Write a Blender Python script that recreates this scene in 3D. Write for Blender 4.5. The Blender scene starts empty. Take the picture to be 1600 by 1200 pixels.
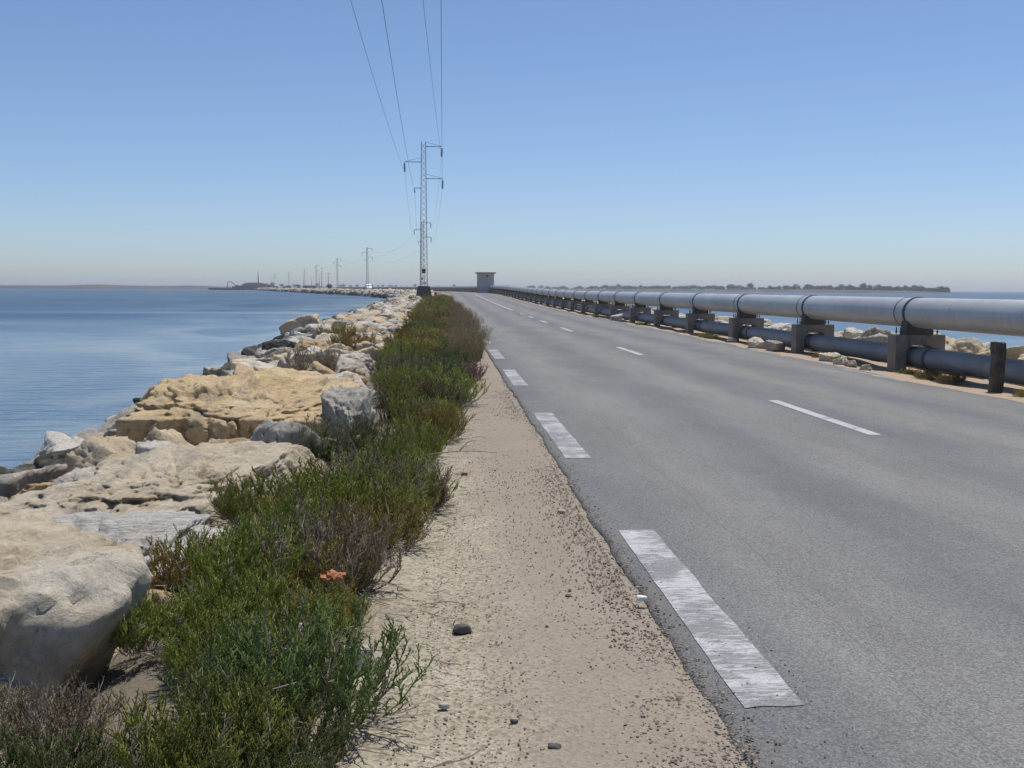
import bpy, bmesh, math, random
import numpy as np
from mathutils import Vector, Matrix

R = math.radians
scene = bpy.context.scene
col = scene.collection
rnd = random.Random(7)

# ------------------------------------------------------------------ camera
YAW, PITCH, ROLL = R(3.57), R(4.96), R(0.29)
fw = Vector((math.sin(YAW) * math.cos(PITCH), math.cos(YAW) * math.cos(PITCH), -math.sin(PITCH)))
r0 = Vector((math.cos(YAW), -math.sin(YAW), 0)); u0 = r0.cross(fw)
rt = r0 * math.cos(ROLL) + u0 * math.sin(ROLL); up = rt.cross(fw)
cam_data = bpy.data.cameras.new('camera')
cam_data.sensor_width = 36.0
cam_data.lens = 36.0 * 1716.0 / 1600.0
cam_data.clip_start = 0.05
cam_data.clip_end = 60000
cam = bpy.data.objects.new('camera', cam_data); col.objects.link(cam)
cam.matrix_world = Matrix(((rt.x, up.x, -fw.x, 0), (rt.y, up.y, -fw.y, 0), (rt.z, up.z, -fw.z, 1.5), (0, 0, 0, 1)))
scene.camera = cam

# ------------------------------------------------------------------ sky and sun
SUN_EL, SUN_AZ = R(70), R(40)           # azimuth measured from +Y towards +X
world = bpy.data.worlds.new('World'); scene.world = world; world.use_nodes = True
nt = world.node_tree; nt.nodes.clear()
out = nt.nodes.new('ShaderNodeOutputWorld'); bg = nt.nodes.new('ShaderNodeBackground')
sky = nt.nodes.new('ShaderNodeTexSky'); sky.sky_type = 'NISHITA'; sky.sun_disc = False
sky.sun_elevation = SUN_EL; sky.sun_rotation = SUN_AZ
sky.altitude = 0; sky.air_density = 0.75; sky.dust_density = 0.6; sky.ozone_density = 6.0
bg.inputs['Strength'].default_value = 0.120
wb = nt.nodes.new('ShaderNodeMixRGB'); wb.blend_type = 'MULTIPLY'; wb.inputs[0].default_value = 1.0; wb.inputs[2].default_value = (1.0, 0.995, 1.01, 1)   # camera white balance
nt.links.new(sky.outputs[0], wb.inputs[1]); nt.links.new(wb.outputs[0], bg.inputs['Color']); nt.links.new(bg.outputs[0], out.inputs['Surface'])
sd = bpy.data.lights.new('sun', 'SUN'); sd.energy = 4.0; sd.angle = R(0.53); sd.color = (1.0, 0.955, 0.89)
sun = bpy.data.objects.new('sun', sd); col.objects.link(sun)
sdir = Vector((math.sin(SUN_AZ) * math.cos(SUN_EL), math.cos(SUN_AZ) * math.cos(SUN_EL), math.sin(SUN_EL)))
sun.rotation_euler = sdir.to_track_quat('Z', 'Y').to_euler(); sun.location = (0, 0, 60)
vs = scene.view_settings
vs.view_transform = 'Standard'; vs.look = 'None'; vs.exposure = 0.0; vs.gamma = 1.0; vs.use_curve_mapping = False
scene.cycles.max_bounces = 6; scene.cycles.diffuse_bounces = 3; scene.cycles.glossy_bounces = 3
scene.cycles.transparent_max_bounces = 4; scene.cycles.volume_bounces = 0
scene.cycles.use_denoising = True

# ------------------------------------------------------------------ helpers
def tag(o, label=None, cat=None, group=None, kind=None):
    if label: o['label'] = label
    if cat: o['category'] = cat
    if group: o['group'] = group
    if kind: o['kind'] = kind
    return o
def link(name, me, mat=None, parent=None, loc=None, rot=None, scl=None):
    o = bpy.data.objects.new(name, me); col.objects.link(o)
    if mat is not None and me is not None and not me.materials: me.materials.append(mat)
    if parent is not None: o.parent = parent
    if loc is not None: o.location = loc
    if rot is not None: o.rotation_euler = rot
    if scl is not None: o.scale = scl
    return o
def empty(name, loc=(0, 0, 0), rz=0.0):
    o = bpy.data.objects.new(name, None); col.objects.link(o); o.location = loc; o.rotation_euler = (0, 0, rz)
    o.empty_display_size = 0.2
    return o
def mesh_np(name, v, f, smooth=False, mat=None):
    v = np.asarray(v, np.float32); f = np.asarray(f, np.int32)
    me = bpy.data.meshes.new(name); n = f.shape[1]
    me.vertices.add(len(v)); me.vertices.foreach_set('co', v.ravel())
    me.loops.add(f.size); me.loops.foreach_set('vertex_index', f.ravel())
    me.polygons.add(len(f)); me.polygons.foreach_set('loop_start', np.arange(0, f.size, n, dtype=np.int32))
    me.polygons.foreach_set('use_smooth', np.full(len(f), smooth, dtype=bool))
    me.update(calc_edges=True); me.validate()
    if mat: me.materials.append(mat)
    return me
def vcol(me, c):
    a = me.color_attributes.new('tint', 'FLOAT_COLOR', 'POINT')
    c = np.asarray(c, np.float32); c4 = np.ones((len(c), 4), np.float32); c4[:, :3] = c
    a.data.foreach_set('color', c4.ravel())
class MB:
    def __init__(s): s.v = []; s.f = []
    def quadbox(s, p):          # eight points, bottom ring then top ring
        b = len(s.v); s.v += [tuple(q) for q in p]
        s.f += [(b+3, b+2, b+1, b), (b+4, b+5, b+6, b+7)] + [(b+i, b+(i+1) % 4, b+4+(i+1) % 4, b+4+i) for i in range(4)]
    def box(s, x0, x1, y0, y1, z0, z1):
        s.quadbox([(x0, y0, z0), (x1, y0, z0), (x1, y1, z0), (x0, y1, z0), (x0, y0, z1), (x1, y0, z1), (x1, y1, z1), (x0, y1, z1)])
    def bar(s, a, b, w, h=None):
        a, b = Vector(a), Vector(b); h = h or w; d = (b - a).normalized()
        u = d.cross(Vector((0, 0, 1)) if abs(d.z) < 0.95 else Vector((0, 1, 0))).normalized(); t = d.cross(u)
        u *= w / 2; t *= h / 2
        s.quadbox([a-u-t, a+u-t, a+u+t, a-u+t, b-u-t, b+u-t, b+u+t, b-u+t])
    def tube(s, pts, rad, n=8, caps=True):
        rs = rad if isinstance(rad, (list, tuple)) else [rad] * len(pts)
        pts = [Vector(p) for p in pts]; b0 = len(s.v)
        for i, p in enumerate(pts):
            d = (pts[min(i+1, len(pts)-1)] - pts[max(i-1, 0)]).normalized()
            u = d.cross(Vector((0, 0, 1)) if abs(d.z) < 0.95 else Vector((1, 0, 0))).normalized(); t = u.cross(d)
            for k in range(n):
                a = 2 * math.pi * k / n; s.v.append(tuple(p + (u * math.cos(a) + t * math.sin(a)) * rs[i]))
        for i in range(len(pts) - 1):
            for k in range(n):
                a = b0 + i*n + k; c = b0 + i*n + (k+1) % n; s.f.append((a, c, c + n, a + n))
        if caps:
            s.f.append(tuple(b0 + k for k in range(n))[::-1]); e = b0 + (len(pts)-1)*n; s.f.append(tuple(e + k for k in range(n)))
    def mesh(s, name, mat=None, smooth=False, bevel=0.0):
        me = bpy.data.meshes.new(name); me.from_pydata(s.v, [], s.f)
        bm = bmesh.new(); bm.from_mesh(me)
        bmesh.ops.recalc_face_normals(bm, faces=bm.faces)
        if bevel: bmesh.ops.bevel(bm, geom=bm.edges[:], offset=bevel, segments=2, affect='EDGES')
        for f in bm.faces: f.smooth = smooth
        bm.to_mesh(me); bm.free()
        if mat: me.materials.append(mat)
        return me

# vectorised value noise
def _hash(i, j, k, s):
    h = (i * 374761393 + j * 668265263 + k * 2147483647 + s * 974634777) & 0xFFFFFFFF
    h = ((h ^ (h >> 13)) * 1274126177) & 0xFFFFFFFF
    h = ((h ^ (h >> 16)) * 2246822519) & 0xFFFFFFFF
    return ((h ^ (h >> 15)) & 0xFFFFFF) / float(0xFFFFFF)
def vnoise(p, s=0):
    p = np.asarray(p, np.float64); i = np.floor(p).astype(np.int64); f = p - i; f = f * f * (3 - 2 * f)
    r = 0
    for a in (0, 1):
        for b in (0, 1):
            for c in (0, 1):
                w = (f[:, 0] if a else 1 - f[:, 0]) * (f[:, 1] if b else 1 - f[:, 1]) * (f[:, 2] if c else 1 - f[:, 2])
                r = r + w * _hash(i[:, 0] + a, i[:, 1] + b, i[:, 2] + c, s)
    return r * 2 - 1
def fbm(p, s=0, o=4, g=0.5):
    p = np.asarray(p, np.float64); r = 0; a = 1.0
    for k in range(o): r = r + a * vnoise(p * 2.0**k + 17.3 * k, s + k); a *= g
    return r
def n2(x, y, s=0, o=3):
    x, y = np.broadcast_arrays(np.asarray(x, float), np.asarray(y, float))
    return fbm(np.stack([x.ravel(), y.ravel(), np.zeros(x.size)], 1), s, o).reshape(x.shape)
def sstep(a, b, x): t = np.clip((np.asarray(x, float) - a) / (b - a), 0, 1); return t * t * (3 - 2 * t)

# ------------------------------------------------------------------ the causeway's line
WATER = -1.3
def S(d):                       # how far the causeway has swung to the left at depth d
    d = np.asarray(d, float); q = np.clip(d - 170, 0, None); k = 0.000466
    return np.where(q < 230, -k * q * q, -k * 230**2 - 2 * k * 230 * (q - 230))
def ZR(d): return 0.7 * sstep(60, 200, d)
def W(X, d, z=0.0): return Vector((float(X + S(d)), float(d), float(z + ZR(d))))
def heading(d): return float(math.atan2(-(S(d + 1) - S(d - 1)), 2.0))

# ------------------------------------------------------------------ materials
def material(name):
    m = bpy.data.materials.new(name); m.use_nodes = True; t = m.node_tree
    return m, t, t.nodes['Principled BSDF']
def N(t, kind, **kw):
    n = t.nodes.new('ShaderNode' + kind)
    for k, v in kw.items():
        if k in n.inputs: n.inputs[k].default_value = v
        else: setattr(n, k, v)
    return n
def noise(t, scale, detail=5.0, rough=0.55, vec=None, dist=0.0):
    n = N(t, 'TexNoise', Scale=scale, Detail=detail, Roughness=rough, Distortion=dist)
    if vec is not None: t.links.new(vec, n.inputs['Vector'])
    return n.outputs['Fac']
def ramp(t, fac, stops, interp='LINEAR'):
    n = N(t, 'ValToRGB'); n.color_ramp.interpolation = interp; e = n.color_ramp.elements
    while len(e) < len(stops): e.new(0.5)
    for k, (p, c) in enumerate(stops):
        e[k].position = p; e[k].color = (c, c, c, 1) if isinstance(c, (int, float)) else (*c, 1)
    t.links.new(fac, n.inputs[0]); return n.outputs[0]
def mix(t, fac, a, b, mode='MIX'):
    n = N(t, 'MixRGB', blend_type=mode)
    for i, x in ((0, fac), (1, a), (2, b)):
        if hasattr(x, 'is_output') or isinstance(x, bpy.types.NodeSocket): t.links.new(x, n.inputs[i])
        else: n.inputs[i].default_value = x if i == 0 else (*x, 1)
    return n.outputs[0]
def bump(t, h, strength, dist, prev=None):
    n = N(t, 'Bump', Strength=strength, Distance=dist); t.links.new(h, n.inputs['Height'])
    if prev is not None: t.links.new(prev, n.inputs['Normal'])
    return n.outputs[0]
def mth(t, op, a, b=None, c=None):
    n = N(t, 'Math', operation=op)
    for i, x in enumerate((a, b, c)):
        if x is None: continue
        if isinstance(x, bpy.types.NodeSocket): t.links.new(x, n.inputs[i])
        else: n.inputs[i].default_value = x
    return n.outputs[0]
def pos(t): return N(t, 'NewGeometry').outputs['Position']
def objco(t): return N(t, 'TexCoord').outputs['Object']
def scaled(t, vec, s):
    n = N(t, 'Mapping'); n.inputs['Scale'].default_value = s; t.links.new(vec, n.inputs['Vector']); return n.outputs[0]
def set_(t, b, color=None, rough=None, normal=None, **kw):
    for k, v in (('Base Color', color), ('Roughness', rough), ('Normal', normal)):
        if v is None: continue
        if isinstance(v, bpy.types.NodeSocket): t.links.new(v, b.inputs[k])
        else: b.inputs[k].default_value = (*v, 1) if k == 'Base Color' else v
    for k, v in kw.items(): b.inputs[k.replace('_', ' ')].default_value = v

def asphalt_colour(t):
    p = pos(t)
    agg = N(t, 'TexVoronoi', Scale=125.0); t.links.new(p, agg.inputs['Vector'])
    stones = ramp(t, agg.outputs['Color'], [(0.1, (0.12, 0.119, 0.114)), (0.5, (0.185, 0.184, 0.176)), (0.9, (0.265, 0.26, 0.247))])
    fine = ramp(t, noise(t, 140, 3, 0.6, p), [(0.3, 0.80), (0.7, 1.16)])
    c = mix(t, 1.0, stones, fine, 'MULTIPLY')
    blot = ramp(t, noise(t, 0.9, 6, 0.62, scaled(t, p, (1.6, 0.35, 1))), [(0.28, 0.80), (0.72, 1.15)])
    c = mix(t, 1.0, c, blot, 'MULTIPLY')
    sx = N(t, 'SeparateXYZ'); t.links.new(p, sx.inputs[0])
    wob = mth(t, 'MULTIPLY', mth(t, 'SUBTRACT', noise(t, 0.13, 3, 0.5, p), 0.5), 0.9)
    w = mth(t, 'COSINE', mth(t, 'MULTIPLY', mth(t, 'ADD', mth(t, 'SUBTRACT', sx.outputs[0], 1.95), wob), 2 * math.pi / 1.72))
    tracks = ramp(t, mth(t, 'MULTIPLY_ADD', w, 0.5, 0.5), [(0.0, (0.83, 0.845, 0.875)), (1.0, (1.10, 1.085, 1.05))])   # polished wheel paths, oil-darkened between
    c = mix(t, 1.0, c, tracks, 'MULTIPLY')
    # crumbling rim of the pavement, browned by sand
    rim = ramp(t, mth(t, 'ADD', sx.outputs[0], mth(t, 'MULTIPLY', noise(t, 5, 4, 0.6, p), 0.35)), [(0.0, 0.0), (1.0, 1.0)])
    e = mth(t, 'ADD', sx.outputs[0], mth(t, 'MULTIPLY', noise(t, 4, 5, 0.65, p), 0.5))
    edge = ramp(t, mth(t, 'SUBTRACT', e, 0.75), [(0.38, 1.0), (0.62, 0.0)])
    c = mix(t, mth(t, 'MULTIPLY', edge, 0.75), c, mix(t, ramp(t, noise(t, 45, 4, 0.7, p), [(0.35, 0), (0.65, 1)]), (0.085, 0.078, 0.066), (0.24, 0.215, 0.18)))
    sand = ramp(t, noise(t, 2.2, 6, 0.7, p), [(0.55, 0.0), (0.75, 0.28)])
    c = mix(t, sand, c, (0.27, 0.25, 0.21))
    # one long hairline crack wandering along the lane
    cr = mth(t, 'ABSOLUTE', mth(t, 'SUBTRACT', mth(t, 'ADD', sx.outputs[0], mth(t, 'MULTIPLY', noise(t, 0.6, 5, 0.6, p), 0.3)), 1.92))
    crk = ramp(t, mth(t, 'MULTIPLY', cr, 60.0), [(0.1, 0.35), (0.4, 0.0)])
    c = mix(t, crk, c, (0.05, 0.05, 0.05))
    ve = N(t, 'TexVoronoi', Scale=0.42); ve.feature = 'DISTANCE_TO_EDGE'
    wv = N(t, 'VectorMath', operation='ADD'); t.links.new(p, wv.inputs[0])
    wn_ = N(t, 'TexNoise', Scale=1.6, Detail=6.0, Roughness=0.65); t.links.new(p, wn_.inputs['Vector']); t.links.new(wn_.outputs['Color'], wv.inputs[1])
    t.links.new(wv.outputs[0], ve.inputs['Vector'])
    hair = mth(t, 'MULTIPLY', ramp(t, ve.outputs['Distance'], [(0.0, 1.0), (0.0045, 0.0)]), ramp(t, noise(t, 0.22, 3, 0.5, p), [(0.50, 0.0), (0.60, 0.5)]))
    c = mix(t, hair, c, (0.05, 0.049, 0.047))
    oil = ramp(t, noise(t, 1.9, 4, 0.55, p, 0.3), [(0.70, 0.0), (0.78, 0.35)])
    c = mix(t, oil, c, (0.07, 0.07, 0.07))
    chip = ramp(t, noise(t, 9.0, 3, 0.5, p), [(0.72, 0.0), (0.76, 0.5)])
    c = mix(t, chip, c, (0.30, 0.285, 0.25))
    return c, p, agg
M = {}
m, t, b = material('asphalt'); c, p, agg = asphalt_colour(t)
nb = bump(t, agg.outputs['Distance'], 0.55, 0.006, bump(t, noise(t, 60, 4, 0.6, p), 0.5, 0.006))
set_(t, b, c, 0.82, nb, **{'Specular_IOR_Level': 0.35}); M['asphalt'] = m

def paint(name, wear):
    m, t, b = material(name); c, p, agg = asphalt_colour(t)
    st = noise(t, 30, 5, 0.7, scaled(t, p, (0.38, 1.25, 1)), 0.8)
    big = noise(t, 2.3, 3, 0.5, p)
    chips = mth(t, 'ADD', mth(t, 'MULTIPLY', st, 0.6), mth(t, 'MULTIPLY', big, 0.5))
    k = ramp(t, chips, [(wear - 0.035, 1.0), (wear + 0.05, 0.0)])
    k2 = ramp(t, noise(t, 120, 3, 0.6, p), [(0.30, 0.75), (0.43, 0.0)])
    white = mix(t, noise(t, 9, 5, 0.6, p), (0.36, 0.365, 0.355), (0.57, 0.58, 0.56))
    f = mth(t, 'MAXIMUM', mth(t, 'MAXIMUM', k, k2), ramp(t, agg.outputs['Color'], [(0.66, 0.0), (0.80, 0.7)]))
    set_(t, b, mix(t, mth(t, 'MULTIPLY', f, 0.85), white, c), 0.7, bump(t, f, -0.35, 0.004, bump(t, agg.outputs['Distance'], 0.3, 0.005)))
    return m
M['paint'] = paint('road_paint', 0.56); M['paint_worn'] = paint('worn_road_paint', 0.60); M['paint_fresh'] = paint('fresh_road_paint', 0.45)

m, t, b = material('sandy_ground'); p = pos(t)
base = ramp(t, noise(t, 1.1, 6, 0.6, p), [(0.3, (0.30, 0.265, 0.195)), (0.55, (0.36, 0.322, 0.242)), (0.75, (0.40, 0.365, 0.288))])
vor = N(t, 'TexVoronoi', Scale=62.0); t.links.new(p, vor.inputs['Vector'])
grit = ramp(t, vor.outputs['Color'], [(0.1, (0.52, 0.48, 0.46)), (0.5, (1.0, 1.0, 1.0)), (0.9, (1.3, 1.28, 1.25))])
c = mix(t, 0.8, base, grit, 'MULTIPLY')
c = mix(t, 1.0, c, ramp(t, noise(t, 230, 3, 0.7, p), [(0.3, 0.70), (0.7, 1.26)]), 'MULTIPLY')
dk = ramp(t, noise(t, 34, 6, 0.8, p), [(0.56, 0.0), (0.66, 0.8)])
c = mix(t, dk, c, (0.14, 0.115, 0.09))
sx = N(t, 'SeparateXYZ'); t.links.new(p, sx.inputs[0])
xw = mth(t, 'ADD', sx.outputs[0], mth(t, 'MULTIPLY', mth(t, 'SUBTRACT', noise(t, 1.7, 5, 0.6, p), 0.5), 0.7))
gr = ramp(t, mth(t, 'MULTIPLY_ADD', xw, 0.5, 0.5), [(0.58, 0.0), (0.72, 1.0)])        # stonier, pinker band next to the asphalt
grav = mix(t, noise(t, 55, 5, 0.75, p), (0.16, 0.132, 0.105), (0.40, 0.335, 0.265))
c = mix(t, mth(t, 'MULTIPLY', gr, 0.72), c, grav)
c = mix(t, ramp(t, mth(t, 'MULTIPLY', xw, 0.1), [(0.68, 0.0), (0.74, 0.85)]), c, mix(t, noise(t, 20, 6, 0.75, p), (0.30, 0.215, 0.145), (0.52, 0.41, 0.30)))     # ochre sand on the pipe side
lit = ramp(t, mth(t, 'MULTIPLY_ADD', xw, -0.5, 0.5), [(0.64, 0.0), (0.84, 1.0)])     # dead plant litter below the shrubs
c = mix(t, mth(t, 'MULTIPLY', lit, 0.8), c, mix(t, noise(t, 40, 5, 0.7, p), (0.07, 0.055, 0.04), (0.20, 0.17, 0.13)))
nb = bump(t, noise(t, 30, 9, 0.8, p), 0.22, 0.012, bump(t, vor.outputs['Distance'], 0.6, 0.006))
set_(t, b, c, 0.95, nb, **{'Specular_IOR_Level': 0.15}); M['sand'] = m

def rock_mat(name, c1, c2, c3, grey=0.45, lines=0.0):
    m, t, b = material(name); o = objco(t); p = pos(t); oi = N(t, 'ObjectInfo').outputs['Random']
    sh = N(t, 'Vector' + 'Math', operation='ADD'); t.links.new(p, sh.inputs[0])
    cx = N(t, 'CombineXYZ'); t.links.new(mth(t, 'MULTIPLY', oi, 50.0), cx.inputs[2]); t.links.new(cx.outputs[0], sh.inputs[1])
    v = sh.outputs[0]
    c = ramp(t, noise(t, 1.9, 7, 0.62, v, 0.8), [(0.28, c1), (0.5, c2), (0.72, c3)])
    lich = ramp(t, noise(t, 3.1, 8, 0.68, v, 0.5), [(0.60 - 0.25 * grey, 0.0), (0.78 - 0.2 * grey, 0.85)])
    c = mix(t, lich, c, mix(t, noise(t, 18, 4, 0.6, v), (0.15, 0.145, 0.13), (0.38, 0.365, 0.33)))
    fine = ramp(t, noise(t, 22, 8, 0.78, v), [(0.25, 0.60), (0.5, 1.08), (0.75, 1.30)])
    c = mix(t, 1.0, c, fine, 'MULTIPLY')
    pit = ramp(t, noise(t, 9, 7, 0.75, v, 0.4), [(0.30, 1.0), (0.40, 0.0)])
    c = mix(t, mth(t, 'MULTIPLY', pit, 0.65), c, (0.09, 0.075, 0.055))
    tint = ramp(t, oi, [(0.0, (0.86, 0.86, 0.88)), (0.5, (1.0, 0.98, 0.95)), (1.0, (1.08, 1.03, 0.95))])
    c = mix(t, 1.0, c, tint, 'MULTIPLY')
    # weed and wet stain close to the waterline
    sx = N(t, 'SeparateXYZ'); t.links.new(p, sx.inputs[0])
    wet = mth(t, 'ADD', sx.outputs[2], mth(t, 'MULTIPLY', noise(t, 2.5, 4, 0.6, p), 0.7))
    al = ramp(t, mth(t, 'ADD', wet, 1.0), [(0.22, 0.92), (0.50, 0.0)])
    c = mix(t, al, c, (0.022, 0.026, 0.016))
    h = noise(t, 7, 9, 0.72, v, 0.6)
    nb = bump(t, noise(t, 34, 7, 0.75, v), 0.75, 0.018, bump(t, h, 0.7, 0.09))
    nb = bump(t, pit, -0.5, 0.03, nb)
    if lines:
        wv = noise(t, 4.0, 6, 0.7, scaled(t, v, (1.2, 6.0, 14.0)), 0.4)
        nb = bump(t, wv, 0.7, 0.05, nb); c = mix(t, lines, c, mix(t, ramp(t, wv, [(0.36, 0), (0.5, 1)]), (0.26, 0.235, 0.20), (0.70, 0.665, 0.60)))
    set_(t, b, c, 0.92, nb, **{'Specular_IOR_Level': 0.2}); return m
M['rock_tan'] = rock_mat('tan_limestone', (0.46, 0.365, 0.23), (0.56, 0.465, 0.315), (0.62, 0.545, 0.42), 0.30)
M['rock_pale'] = rock_mat('pale_limestone', (0.50, 0.445, 0.355), (0.59, 0.545, 0.46), (0.65, 0.62, 0.56), 0.42)
M['rock_buff'] = rock_mat('buff_limestone', (0.42, 0.35, 0.25), (0.51, 0.45, 0.345), (0.58, 0.53, 0.44), 0.45)
M['rock_cream'] = rock_mat('cream_limestone', (0.50, 0.40, 0.275), (0.60, 0.525, 0.40), (0.66, 0.615, 0.53), 0.22)
M['rock_gold'] = rock_mat('golden_limestone', (0.44, 0.325, 0.185), (0.54, 0.42, 0.255), (0.60, 0.50, 0.355), 0.28)
M['rock_grey'] = rock_mat('grey_limestone', (0.29, 0.275, 0.24), (0.42, 0.395, 0.345), (0.53, 0.505, 0.45), 0.6)
M['rock_ochre'] = rock_mat('ochre_limestone', (0.40, 0.27, 0.145), (0.50, 0.37, 0.22), (0.57, 0.465, 0.32), 0.2)
M['rock_dark'] = rock_mat('weedy_dark_stone', (0.035, 0.037, 0.028), (0.07, 0.068, 0.052), (0.14, 0.13, 0.10), 0.2)
M['rock_lined'] = rock_mat('ribbed_limestone', (0.60, 0.555, 0.475), (0.68, 0.64, 0.57), (0.73, 0.70, 0.65), 0.0, 0.45)

m, t, b = material('water'); p = pos(t)
patch = noise(t, 0.05, 5, 0.6, scaled(t, p, (1.0, 0.45, 1)), 0.8)
streak = noise(t, 0.02, 4, 0.6, scaled(t, p, (0.55, 1.6, 1)), 0.5)
c = mix(t, ramp(t, patch, [(0.42, 0.0), (0.66, 1.0)]), (0.028, 0.062, 0.105), (0.10, 0.15, 0.17))       # seagrass and bare sand on the bottom
c = mix(t, ramp(t, streak, [(0.40, 0.0), (0.60, 0.65)]), c, (0.045, 0.10, 0.165))
sxw = N(t, 'SeparateXYZ'); t.links.new(p, sxw.inputs[0])
nearbank = ramp(t, mth(t, 'MULTIPLY', mth(t, 'ADD', sxw.outputs[0], 40.0), 1 / 60.0), [(0.20, 0.0), (0.54, 1.0), (0.66, 1.0), (0.70, 0.0)])
shal = mth(t, 'MULTIPLY', nearbank, ramp(t, noise(t, 0.11, 5, 0.6, scaled(t, p, (1.0, 0.5, 1)), 1.0), [(0.42, 0.0), (0.60, 0.9)]))
c = mix(t, shal, c, (0.27, 0.30, 0.27))
w1 = noise(t, 1.4, 4, 0.55, scaled(t, p, (0.45, 1.25, 1)), 0.3)
w2 = noise(t, 6.0, 3, 0.5, scaled(t, p, (0.6, 1.15, 1)))
wx = N(t, 'SeparateXYZ'); t.links.new(p, wx.inputs[0])
cn = noise(t, 0.012, 5, 0.6, scaled(t, p, (0.5, 1.6, 1)), 0.6)
off = mth(t, 'ADD', mth(t, 'MULTIPLY', mth(t, 'ADD', wx.outputs[1], mth(t, 'MULTIPLY', mth(t, 'ABSOLUTE', wx.outputs[0]), 0.5)), 1 / 260.0), mth(t, 'MULTIPLY', mth(t, 'SUBTRACT', cn, 0.5), 1.5))
calm = ramp(t, off, [(0.25, 0.30), (0.62, 1.0)])          # open bay ruffled by wind, sheltered water by the bank
bn = N(t, 'Bump', Distance=0.16); t.links.new(calm, bn.inputs['Strength']); t.links.new(w1, bn.inputs['Height'])
nb = bump(t, w2, 0.5, 0.02, bn.outputs[0])
rg = ramp(t, calm, [(0.30, 0.12), (1.0, 0.34)])
set_(t, b, c, rg, nb, IOR=1.33); M['water'] = m

def plain(name, c1, c2, scale=6, rough=0.85, bs=0.3, bd=0.01, metal=0.0, spec=0.3, world_space=False):
    m, t, b = material(name); p = pos(t) if world_space else objco(t)
    n = noise(t, scale, 7, 0.65, p)
    c = mix(t, ramp(t, n, [(0.3, 0), (0.7, 1)]), c1, c2)
    if world_space:      # weather streaks and old spills
        c = mix(t, ramp(t, noise(t, 7, 6, 0.7, scaled(t, p, (1, 1, 0.22)), 0.4), [(0.52, 0.0), (0.68, 0.7)]), c, (0.12, 0.10, 0.08))
        c = mix(t, ramp(t, noise(t, 5, 5, 0.6, p), [(0.62, 0.0), (0.72, 0.5)]), c, (0.36, 0.33, 0.28))
    set_(t, b, c, rough, bump(t, noise(t, scale * 6, 5, 0.65, p), bs, bd), Metallic=metal, Specular_IOR_Level=spec); M[name] = m; return m
plain('concrete', (0.185, 0.163, 0.135), (0.285, 0.255, 0.215), 3.5, 0.9, 0.8, 0.02, world_space=True)
plain('old_concrete', (0.10, 0.088, 0.072), (0.18, 0.16, 0.135), 2.5, 0.95, 0.6, 0.03)
plain('post_concrete', (0.07, 0.058, 0.044), (0.20, 0.17, 0.13), 7, 0.95, 0.9, 0.03)
plain('saddle_steel', (0.07, 0.062, 0.052), (0.13, 0.115, 0.095), 6, 0.7, 0.3, 0.006)
plain('rubber_band', (0.06, 0.065, 0.068), (0.11, 0.115, 0.12), 8, 0.6, 0.2, 0.004)
plain('lattice_steel', (0.33, 0.29, 0.25), (0.44, 0.40, 0.36), 3, 0.6, 0.1, 0.004, 0.25)
plain('rusty_plate', (0.11, 0.06, 0.035), (0.19, 0.11, 0.07), 9, 0.8)
plain('insulator_glass', (0.035, 0.05, 0.045), (0.06, 0.08, 0.07), 5, 0.25, 0, 0.001, 0, 0.5)
plain('wire', (0.20, 0.20, 0.20), (0.25, 0.25, 0.25), 1, 0.6, 0, 0.001, 0.3)
plain('hut_wall', (0.42, 0.40, 0.37), (0.52, 0.50, 0.46), 0.7, 0.9, 0.2, 0.01)
plain('hut_band', (0.52, 0.48, 0.36), (0.60, 0.55, 0.42), 0.7, 0.9, 0.2, 0.01)
plain('hut_roof', (0.20, 0.19, 0.18), (0.28, 0.27, 0.25), 1.2, 0.9, 0.2, 0.01)
plain('dark_metal', (0.012, 0.013, 0.015), (0.028, 0.029, 0.03), 5, 0.6)
plain('white_paint', (0.76, 0.76, 0.76), (0.80, 0.80, 0.80), 2, 0.3, 0.0, 0.001, 0, 0.5)
plain('red_paint', (0.42, 0.04, 0.025), (0.50, 0.06, 0.035), 3, 0.5)
plain('window_glass', (0.02, 0.025, 0.03), (0.03, 0.035, 0.04), 2, 0.08, 0, 0.001, 0, 0.6)
plain('tyre', (0.02, 0.02, 0.02), (0.035, 0.035, 0.035), 9, 0.8)
plain('spoil_heap', (0.006, 0.009, 0.013), (0.014, 0.018, 0.022), 0.15, 0.95, 0.5, 0.5)
plain('far_land', (0.05, 0.055, 0.042), (0.125, 0.11, 0.085), 0.02, 0.95, 0.3, 1.0)
plain('far_leaf', (0.030, 0.045, 0.022), (0.055, 0.075, 0.035), 0.4, 0.9, 0.4, 0.3)
plain('bark', (0.09, 0.07, 0.05), (0.14, 0.11, 0.08), 3, 0.9)
plain('dry_twig', (0.19, 0.165, 0.13), (0.33, 0.30, 0.25), 30, 0.9, 0.2, 0.002)
plain('dark_stone', (0.075, 0.072, 0.068), (0.14, 0.13, 0.12), 25, 0.9, 0.5, 0.004)
plain('pale_stone', (0.36, 0.34, 0.30), (0.50, 0.47, 0.42), 18, 0.9, 0.5, 0.006)
plain('orange_scrap', (0.36, 0.13, 0.055), (0.46, 0.20, 0.10), 14, 0.8)
plain('brick_wall', (0.26, 0.14, 0.10), (0.34, 0.20, 0.14), 1, 0.9)
plain('white_litter', (0.70, 0.70, 0.68), (0.78, 0.78, 0.76), 6, 0.5)

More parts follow.
